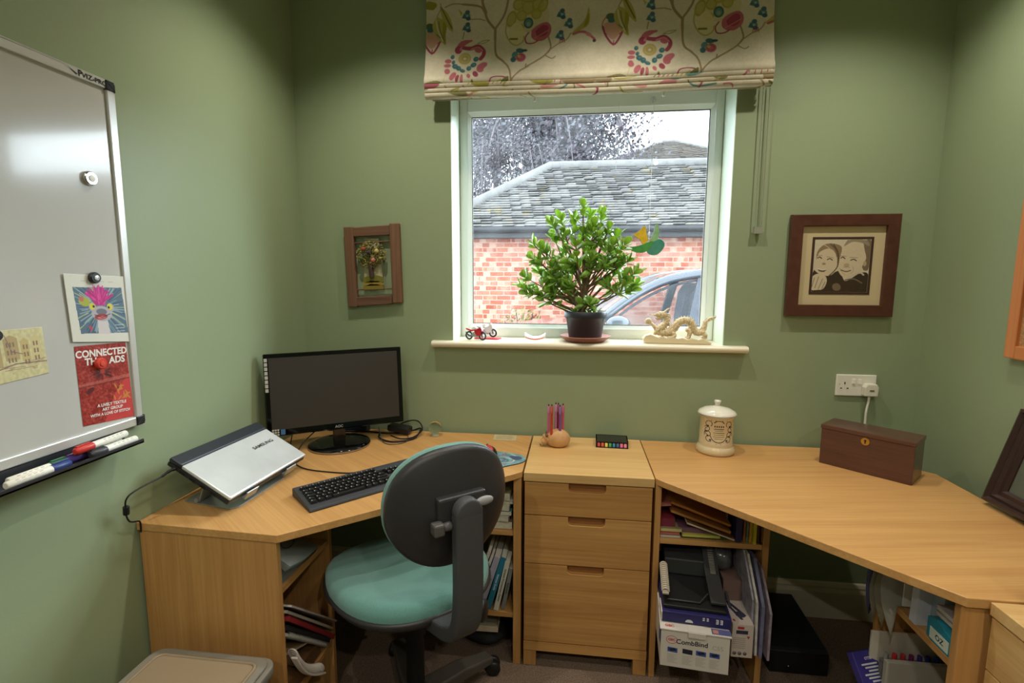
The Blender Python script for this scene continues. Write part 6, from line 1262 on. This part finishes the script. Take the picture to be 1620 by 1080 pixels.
for r in range(12):
    w_ = .05-.008*(r % 3); b.box(.066-w_, .066, -.034-r*.008, -.030-r*.008, .0002, .0006)
b.text('WELCOME', .011, frame((.040, -.145, .0007), (-1, 0, 0), (0, -1, 0)), 0, bold=.04); b.text('HELLO', .009, frame((.045, -.018, .0007), (-1, 0, 0), (0, -1, 0)), 0, bold=.03)
o = b.build('lettering', mat('print_white', (214, 214, 220)), pp); o.matrix_parent_inverse = Matrix.Translation(pp.location).inverted(); o.matrix_basis = PMx
b = MB(); b.prism([(.072, -.10), (.072, -.2), (.04, -.2), (.045, -.13)], .0003, .0008); o = b.build('orange_corner', colm((206, 90, 60), .5), pp); o.matrix_parent_inverse = Matrix.Translation(pp.location).inverted(); o.matrix_basis = PMx
for o_ in [x for x in COL.objects if x.parent == pp and x.name.startswith('pack')]: o_.matrix_basis = PMx
# ------------------------------------------------------------------ things on the window sill
SZ = WZ0
# jade plant
px_, py_ = .046, 2.186
pl = thing('potted_jade_plant', 'bushy green jade plant in a black plastic pot on the window sill', 'plant', (px_, py_, SZ+.0165))
b = MB(); b.lathe([(.066, 0), (.070, .002), (.082, .082), (.088, .084), (.090, .088), (.091, .112), (.088, .114), (.084, .112), (.083, .098), (0, .098)], 40); b.build('pot', mat('pot_black', (44, 46, 56), .4), pl)
b = MB(); b.lathe([(.082, .0985), (.05, .102), (0, .104)], 24); b.build('soil', mat('soil', (90, 80, 70), 1, var=.5, vscale=120), pl)
BK = mat('jade_bark', (128, 106, 84), .8, var=.2, vscale=60); LGm = mat('jade_leaf', (146, 186, 92), .32, var=.22, vscale=16, coat=.15); LGm.node_tree.nodes['Principled BSDF'].inputs['Subsurface Weight'].default_value = .0
lt = LGm.node_tree; pb = lt.nodes['Principled BSDF']; tls = lt.nodes.new('ShaderNodeBsdfTranslucent'); tls.inputs[0].default_value = (*lin((206, 232, 110)), 1); ms = lt.nodes.new('ShaderNodeMixShader'); ms.inputs[0].default_value = .4
lt.links.new(pb.outputs[0], ms.inputs[1]); lt.links.new(tls.outputs[0], ms.inputs[2]); lt.links.new(ms.outputs[0], lt.nodes['Material Output'].inputs[0])
random.seed(21)
tb = MB(); lb = MB()
def leaf(p, d, nrm, L):
    d = Vector(d).normalized(); nrm = Vector(nrm); nrm = (nrm-d*nrm.dot(d)); nrm = nrm.normalized() if nrm.length > 1e-4 else d.orthogonal().normalized(); s = d.cross(nrm)
    prof = [(0, .10, 0), (.2, .34, .01), (.45, .56, .03), (.7, .64, .05), (.88, .48, .05), (1.0, .12, .04)]; vs = []
    for t, w_, cu in prof:
        c_ = p+d*(t*L)+nrm*(cu*L*1.2)
        th = .045*L*(1-abs(t-.5))
        vs += [c_-s*(w_*L*.5)+nrm*.004*0, c_+nrm*(-th*.2), c_+s*(w_*L*.5), c_-nrm*th*1.3]
    fs = []
    for i in range(5):
        a = i*4; fs += [(a, a+1, a+5, a+4), (a+1, a+2, a+6, a+5), (a+2, a+3, a+7, a+6), (a+3, a, a+4, a+7)]
    lb.add(vs, fs, 0, True)
def cluster(p, d, n, L):
    d = Vector(d).normalized(); u = d.orthogonal().normalized(); v = d.cross(u); ph = random.uniform(0, PI)
    for k in range(n):
        a = ph+(k//2)*(PI/2)+(k % 2)*PI+random.uniform(-.3, .3); tip = 1-(k//2)/max(1, n/2); el = .62+.72*(k//2)/(n/2)
        q_ = d*math.cos(el)+(u*math.cos(a)+v*math.sin(a))*math.sin(el); q_.z += .12
        base = p-d*(.011*(k//2)); leaf(base, q_, d+Vector((0, 0, .3)), L*random.uniform(.72, 1.08))
base = Vector((0, 0, .10)); top = Vector((.0, .0, .30))
trunk = cat_([(-.010, 0, .095), (-.012, .002, .15), (-.006, 0, .20), (.002, 0, .26), (.0, .0, .33)], 5); tb.tube(trunk, [.020-.0005*i for i in range(len(trunk))], 10)
# branch tips measured on the crown outline (x, height) with a depth of their own
tips = [(-.285, .235, .01), (-.262, .275, -.05), (-.205, .175, .0), (-.235, .36, .0), (-.235, .43, .02), (-.17, .215, -.05), (-.145, .46, .03), (-.15, .52, -.01), (-.115, .54, .02), (-.09, .48, -.05), (-.185, .40, -.05), (-.10, .40, .05), (-.06, .545, .03),
        (-.02, .59, .0), (.015, .56, .05), (.03, .50, -.05), (.07, .555, .0), (.10, .49, -.02), (.145, .465, .01), (.175, .42, -.04), (.13, .38, .04), (.205, .355, .0), (.235, .30, -.03), (.24, .245, .02), (.19, .255, -.05), (.15, .30, .05), (.215, .215, .0),
        (-.205, .30, .04), (-.145, .32, -.06), (-.09, .31, .06), (-.05, .42, -.06), (.05, .41, .06), (.09, .33, -.06), (-.13, .19, .05), (-.255, .20, .0), (.0, .47, .0), (.06, .25, .05), (-.07, .24, -.06), (.12, .415, -.05), (-.04, .34, .06), (-.17, .27, .02), (.16, .36, .0), (.02, .36, -.06), (-.2, .345, -.04), (.0, .53, -.05), (-.12, .26, -.03), (-.06, .17, .05), (.02, .16, -.05)]
tips = [(a*(.97 if a < 0 else .86), b_*.925, min(.045, c_)) for i, (a, b_, c_) in enumerate(tips) if i not in (9, 31, 36, 44)]
for i, (x, z, y) in enumerate(tips):
    z = z+.0; s0 = random.uniform(.12, .30) if z > .3 else random.uniform(.10, .18); j = min(len(trunk)-1, int((s0-.095)/.235*len(trunk))); p0 = trunk[max(0, j)]
    p3 = Vector((x, y, z)); p1 = p0.lerp(p3, .35)+Vector((0, 0, -.015)); p2 = p0.lerp(p3, .7)+Vector((0, 0, .0))
    pts = bez(p0, p1, p2, p3, 10); tb.tube(pts, [.0075-.0005*k for k in range(11)] if i % 4 == 0 else [.0045-.0003*k for k in range(11)], 7)
    P = [Vector(q_) for q_ in pts]; d = (P[-1]-P[-2]).normalized(); d = (d+Vector((0, 0, .25))).normalized(); cluster(P[-1], d, 6, .048)
    u_ = d.orthogonal().normalized(); dd = 0.0; turn = random.random()*PI
    for t_ in (9, 8, 7):
        pc_ = P[t_]; turn += PI/2+random.uniform(-.3, .3)
        for sg in (0, PI):
            if random.random() < .12: continue
            uu = (P[t_]-P[t_-1]).normalized(); a1 = uu.orthogonal().normalized(); a2 = uu.cross(a1); o_ = a1*math.cos(turn+sg)+a2*math.sin(turn+sg); o_.z += .25
            leaf(pc_, o_*1.0+uu*.45, uu+Vector((0, -.5, .4)), random.uniform(.038, .050))
    for t_, n_ in ((7, 4),):
        q0 = P[t_]
        for s_ in range(1 if i % 2 else 2):
            off = Vector((random.uniform(-1, 1), random.uniform(-1, .6), random.uniform(-.3, 1.1))).normalized(); e = q0+off*random.uniform(.025, .042); tb.tube([q0, q0.lerp(e, .5)+Vector((0, 0, .003)), e], .0028, 5); cluster(e, off, 4, .044)
for k in range(5): a = random.uniform(0, 6.28); cluster(Vector((.05*math.cos(a), .04*math.sin(a)-.02, .108)), (math.cos(a)*.3, -.3, 1), 4, .028)
tb.build('stems', BK, pl); lb.build('foliage', LGm, pl)
sr = thing('saucer', 'terracotta saucer under the black plant pot', 'saucer', (px_, py_, SZ+.0008)); b = MB(); b.lathe([(.078, 0), (.082, .001), (.105, .018), (.109, .024), (.105, .025), (.078, .010), (.074, .0145), (0, .0145)], 48); b.build('dish', mat('terracotta', (156, 104, 88), .6), sr)

# dragon carving
dg = thing('dragon_carving', 'cream carved dragon ornament with arched body on the right end of the sill', 'ornament', (.425, 2.165, SZ+.0008), -2); IV = mat('ivory_carving', (214, 194, 156), .5, var=.42, vscale=150, bump=1.0, bscale=260)
b = MB(); outl = [(-.136, .004), (-.138, .020), (-.128, .032), (-.108, .038), (-.092, .030), (-.075, .024), (-.058, .030), (-.044, .023), (-.02, .030), (0, .022), (.02, .026), (.04, .018), (.06, .024), (.085, .018), (.10, .024), (.122, .014), (.134, .008), (.134, .0)]
b.prism([(-.125, 0)]+outl, -.022, .022, 'y'); b.build('base', mat('ivory_plain', (220, 204, 170), .5), dg, bevel=.003)
def body(pts, rad, name='body'):
    c_ = cat_(pts, 6); n_ = len(c_); rr = []
    for i in range(n_): t = i/(n_-1)*(len(rad)-1); k = min(len(rad)-2, int(t)); rr.append(.86*(rad[k]*(1-(t-k))+rad[k+1]*(t-k))*(1+.06*math.sin(i*2.1)))
    b = MB(); b.tube(c_, rr, 14)
    for i in range(2, n_-2, 1):
        if i % 2 == 0: d = (c_[i+1]-c_[i-1]).normalized(); up_ = Vector((-d.z, 0, d.x)); up_ = up_ if up_.z > 0 or abs(d.z) > .7 else -up_; p = c_[i]+up_*rr[i]; b.lathe([(.0035, -.003), (.0022, .003), (0, .006)], 6, T=Matrix.Translation(p))
    return b
b = body([(-.048, 0, .108), (-.046, 0, .088), (-.060, 0, .068), (-.078, 0, .052), (-.060, 0, .044), (-.030, 0, .046), (-.012, 0, .062), (.004, 0, .086), (.028, 0, .096), (.052, 0, .088), (.062, 0, .064), (.074, 0, .047), (.094, 0, .046), (.106, 0, .062), (.112, 0, .088), (.122, 0, .100)], [.014, .015, .017, .018, .018, .019, .018, .018, .018, .018, .017, .015, .014, .012, .010, .006]); b.build('body', IV, dg)
b = MB(); b.ball((-.062, 0, .118), (.020, .014, .015), 16); b.tube(cat_([(-.066, 0, .122), (-.080, 0, .119), (-.096, 0, .116)]), [.012]*4+[.009]*5+[.005]*4, 10); b.tube(cat_([(-.066, 0, .108), (-.080, 0, .102), (-.090, 0, .106)]), [.008]*4+[.006]*5+[.003]*4, 8)
for s in (-1, 1): b.tube(cat_([(-.056, s*.006, .128), (-.044, s*.010, .140), (-.030, s*.012, .148)]), [.003]*4+[.0025]*5+[.001]*4, 6); b.ball((-.070, s*.011, .124), .003, 8); b.tube(cat_([(-.092, s*.004, .116), (-.104, s*.008, .120), (-.110, s*.01, .114)]), .0012, 5)
for k in range(7): b.tube(cat_([(-.050+k*.002, 0, .122-k*.006), (-.036, .004*(-1)**k, .120-k*.007), (-.028, 0, .112-k*.008)]), [.004]*4+[.003]*5+[.001]*4, 6)
b.build('head', IV, dg)
b = MB(); b.ball((-.118, 0, .090), (.014, .012, .014), 16); b.tube(cat_([(-.110, 0, .084), (-.096, 0, .072), (-.086, 0, .056), (-.09, 0, .034)]), [.007]*6+[.008]*7+[.007]*6, 10); b.build('claw_with_pearl', IV, dg)
for x0, x1, z0 in ((-.020, -.026, .044), (.040, .046, .058), (.100, .112, .050)):
    for s in (-1, 1): b = MB(); b.tube(cat_([(x0, s*.008, z0), (x0+.010, s*.016, z0-.010), (x1, s*.015, .024)]), [.010]*4+[.0075]*5+[.006]*4, 8); b.ball((x1-.003, s*.015, .025), (.010, .006, .004), 8); b.build('leg', IV, dg)
b = MB(); b.prism([(.112, .096), (.124, .110), (.140, .112), (.153, .118), (.148, .106), (.134, .098), (.122, .092)], -.005, .005, 'y'); b.build('tail_fin', IV, dg, bevel=.002)

# toy motorbikes
def bike(name_l, loc, rz, c1, c2, s=1.0):
    t = thing('toy_motorbike', name_l, 'toy', loc, rz); t.scale = (s, s, s)
    RB = mat('toy_tyre', (30, 30, 34), .5); MT = mat('toy_metal', (176, 178, 182), .3, metal=.6)
    for x in (-.034, .034):
        b = MB(); b.tube([(x+.0155*math.cos(R(a)), 0, .0185+.0155*math.sin(R(a))) for a in range(0, 360, 20)], .0036, 8, closed=True); w_ = b.build('wheel', RB, t)
        b = MB(); 
        for a in range(0, 360, 60): b.tube([(x, 0, .0185), (x+.0135*math.cos(R(a)), 0, .0185+.0135*math.sin(R(a)))], .0011, 5)
        b.lathe([(.006, -.003), (.006, .003)], 12, T=TR(x, 0, .0185, rx=90)); b.build('rim', MT, w_)
    b = MB(); b.prism([(-.018, .014), (.014, .012), (.020, .022), (.014, .034), (-.012, .034), (-.02, .024)], -.006, .006, 'y'); b.build('engine', MT, t, bevel=.001)
    b = MB(); b.prism([(.006, .018), (.024, .020), (.034, .040), (.030, .052), (.022, .056), (.008, .046), (-.004, .044), (-.004, .034)], -.007, .007, 'y'); b.build('fairing', colm(c1, .2), t, bevel=.0015)
    b = MB(); b.prism([(-.050, .050), (-.046, .044), (-.022, .036), (-.004, .040), (-.004, .047), (-.02, .043)], -.005, .005, 'y'); b.build('tail', colm(c1, .2), t, bevel=.001)
    b = MB(); b.prism([(-.02, .044), (-.004, .046), (.004, .054), (-.004, .058), (-.014, .054)], -.0055, .0055, 'y'); b.prism([(.020, .056), (.032, .050), (.034, .046), (.030, .058), (.024, .062)], -.006, .006, 'y'); b.build('seat_and_screen', colm(c2, .3), t, bevel=.001)
    b = MB(); b.tube([(.034, .004, .0185), (.022, .005, .055)], .0014, 6); b.tube([(.034, -.004, .0185), (.022, -.005, .055)], .0014, 6); b.tube([(.020, -.014, .057), (.020, .014, .057)], .0014, 6); b.tube([(-.034, .004, .0185), (-.014, .004, .024)], .002, 6); b.tube([(-.012, -.008, .012), (-.034, -.009, .022), (-.046, -.008, .034)], .0024, 6); b.build('forks', RB, t)
bike('red and white toy motorbike at the left end of the window sill', (-.425, 2.150, SZ+.0008), -20, (188, 36, 50), (226, 226, 226))
bike('silver and white toy motorbike behind the red one on its red stand', (-.392, 2.215, SZ+.0072), -12, (200, 202, 204), (228, 230, 230))
t = thing('display_base', 'flat red display base under the silver toy motorbike', 'base', (-.385, 2.20, SZ+.0008), -10); b = MB(); b.prism(rrect(-.055, .060, -.02, .030, .008), 0, .005, sm=True); b.build('plate', colm((206, 60, 76), .35), t)
t = thing('folded_card', 'small white and red folded card curving up on the sill, left of the plant', 'card', (-.170, 2.19, SZ+.0008)); b = MB(); vs = []
for i in range(13): x = -.045+.0075*i; z = .004+.018*(x/.045)**2; vs += [(x, -.012, z*.55), (x, .014, z+.010)]
b.add(vs, [(2*i, 2*i+2, 2*i+3, 2*i+1) for i in range(12)], 0, True); o = b.build('card', mat('card_white', (226, 222, 216), .6), t); so = o.modifiers.new('s', 'SOLIDIFY'); so.thickness = .0012
b = MB(); vs = [(x, y-.001, z-.0008) if j == 0 else (x, y*.0-.006, z*.62) for j, (x, y, z) in enumerate(vs[:0])]
for i in range(13): x = -.040+.00667*i; z = .004+.018*(x/.045)**2; b.v += [(x, -.0128, z*.50), (x, -.0125, z*.50+.004)]
b.f = [[2*i, 2*i+2, 2*i+3, 2*i+1] for i in range(12)]; b.m = [0]*12; b.s = [True]*12; b.build('red_stripe', colm((214, 96, 80), .5), t)

# hanging stained-glass bird and the spare thread, both hung from suction hooks on the frame head
def glassm(nm, c): return mat(nm, c, .12, alpha=.82, var=.18, vscale=45)
bd = thing('suncatcher', 'stained glass bird with yellow wing hanging on a thread in the window', 'suncatcher', (.310, 2.262, 1.57))
def P_(pts): return [((x-575)/1080*100/360, (700-y)/1080*100/360) for x, y in pts]     # outline measured in millimetres on the bird itself
def piece(nm, pts, m):
    pts = [(q_.x, q_.y) for q_ in cat_([(a, c_, 0) for a, c_ in pts+[pts[0]]], 4)][:-1]; b = MB(); b.prism(pts, -.0015, .0015, 'y'); o = b.build(nm, m, bd)
    b = MB(); b.tube([(a, 0, c_) for a, c_ in pts], .0013, 6, closed=True); b.build('lead_came', mat('lead', (120, 130, 130), .4, metal=.5), o)
piece('left_wing', P_([(310, 580), (400, 530), (505, 435), (530, 560), (560, 670), (485, 735), (430, 660)]), glassm('glass_yellow', (226, 186, 40)))
piece('right_wing', P_([(580, 680), (650, 560), (690, 390), (730, 500), (720, 650), (640, 690)]), glassm('glass_pale_green', (150, 190, 136)))
piece('tail', P_([(220, 780), (350, 775), (480, 740), (600, 690), (650, 700), (620, 780), (545, 850), (430, 875), (320, 850)]), glassm('glass_green', (60, 150, 66)))
piece('body', P_([(545, 855), (630, 780), (660, 700), (740, 655), (810, 690), (828, 760), (780, 850), (700, 910), (600, 905)]), glassm('glass_teal', (50, 144, 124)))
b = MB(); b.tube([(.0, 0, .012), (.0, 0, .58)], .0011, 5); b.ball((0, 0, .035), (.004, .004, .010), 8); b.build('thread', mat('thread_white', (226, 228, 232), .4), bd)
b = MB(); b.lathe([(.014, 0), (.010, .004), (0, .006)], 16, T=TR(0, .014, .585, rx=90)); b.build('suction_hook', mat('clear_plastic', (220, 224, 224), .1, alpha=.6), bd)
t = thing('thread', 'thin white thread hanging alone in the upper middle of the window', 'thread', (.163, 2.268, 1.875)); b = MB(); b.tube([(0, 0, 0), (.002, 0, .15), (.006, 0, .27)], .0009, 5); b.build('strand', mat('thread_white', (226, 228, 232)), t)
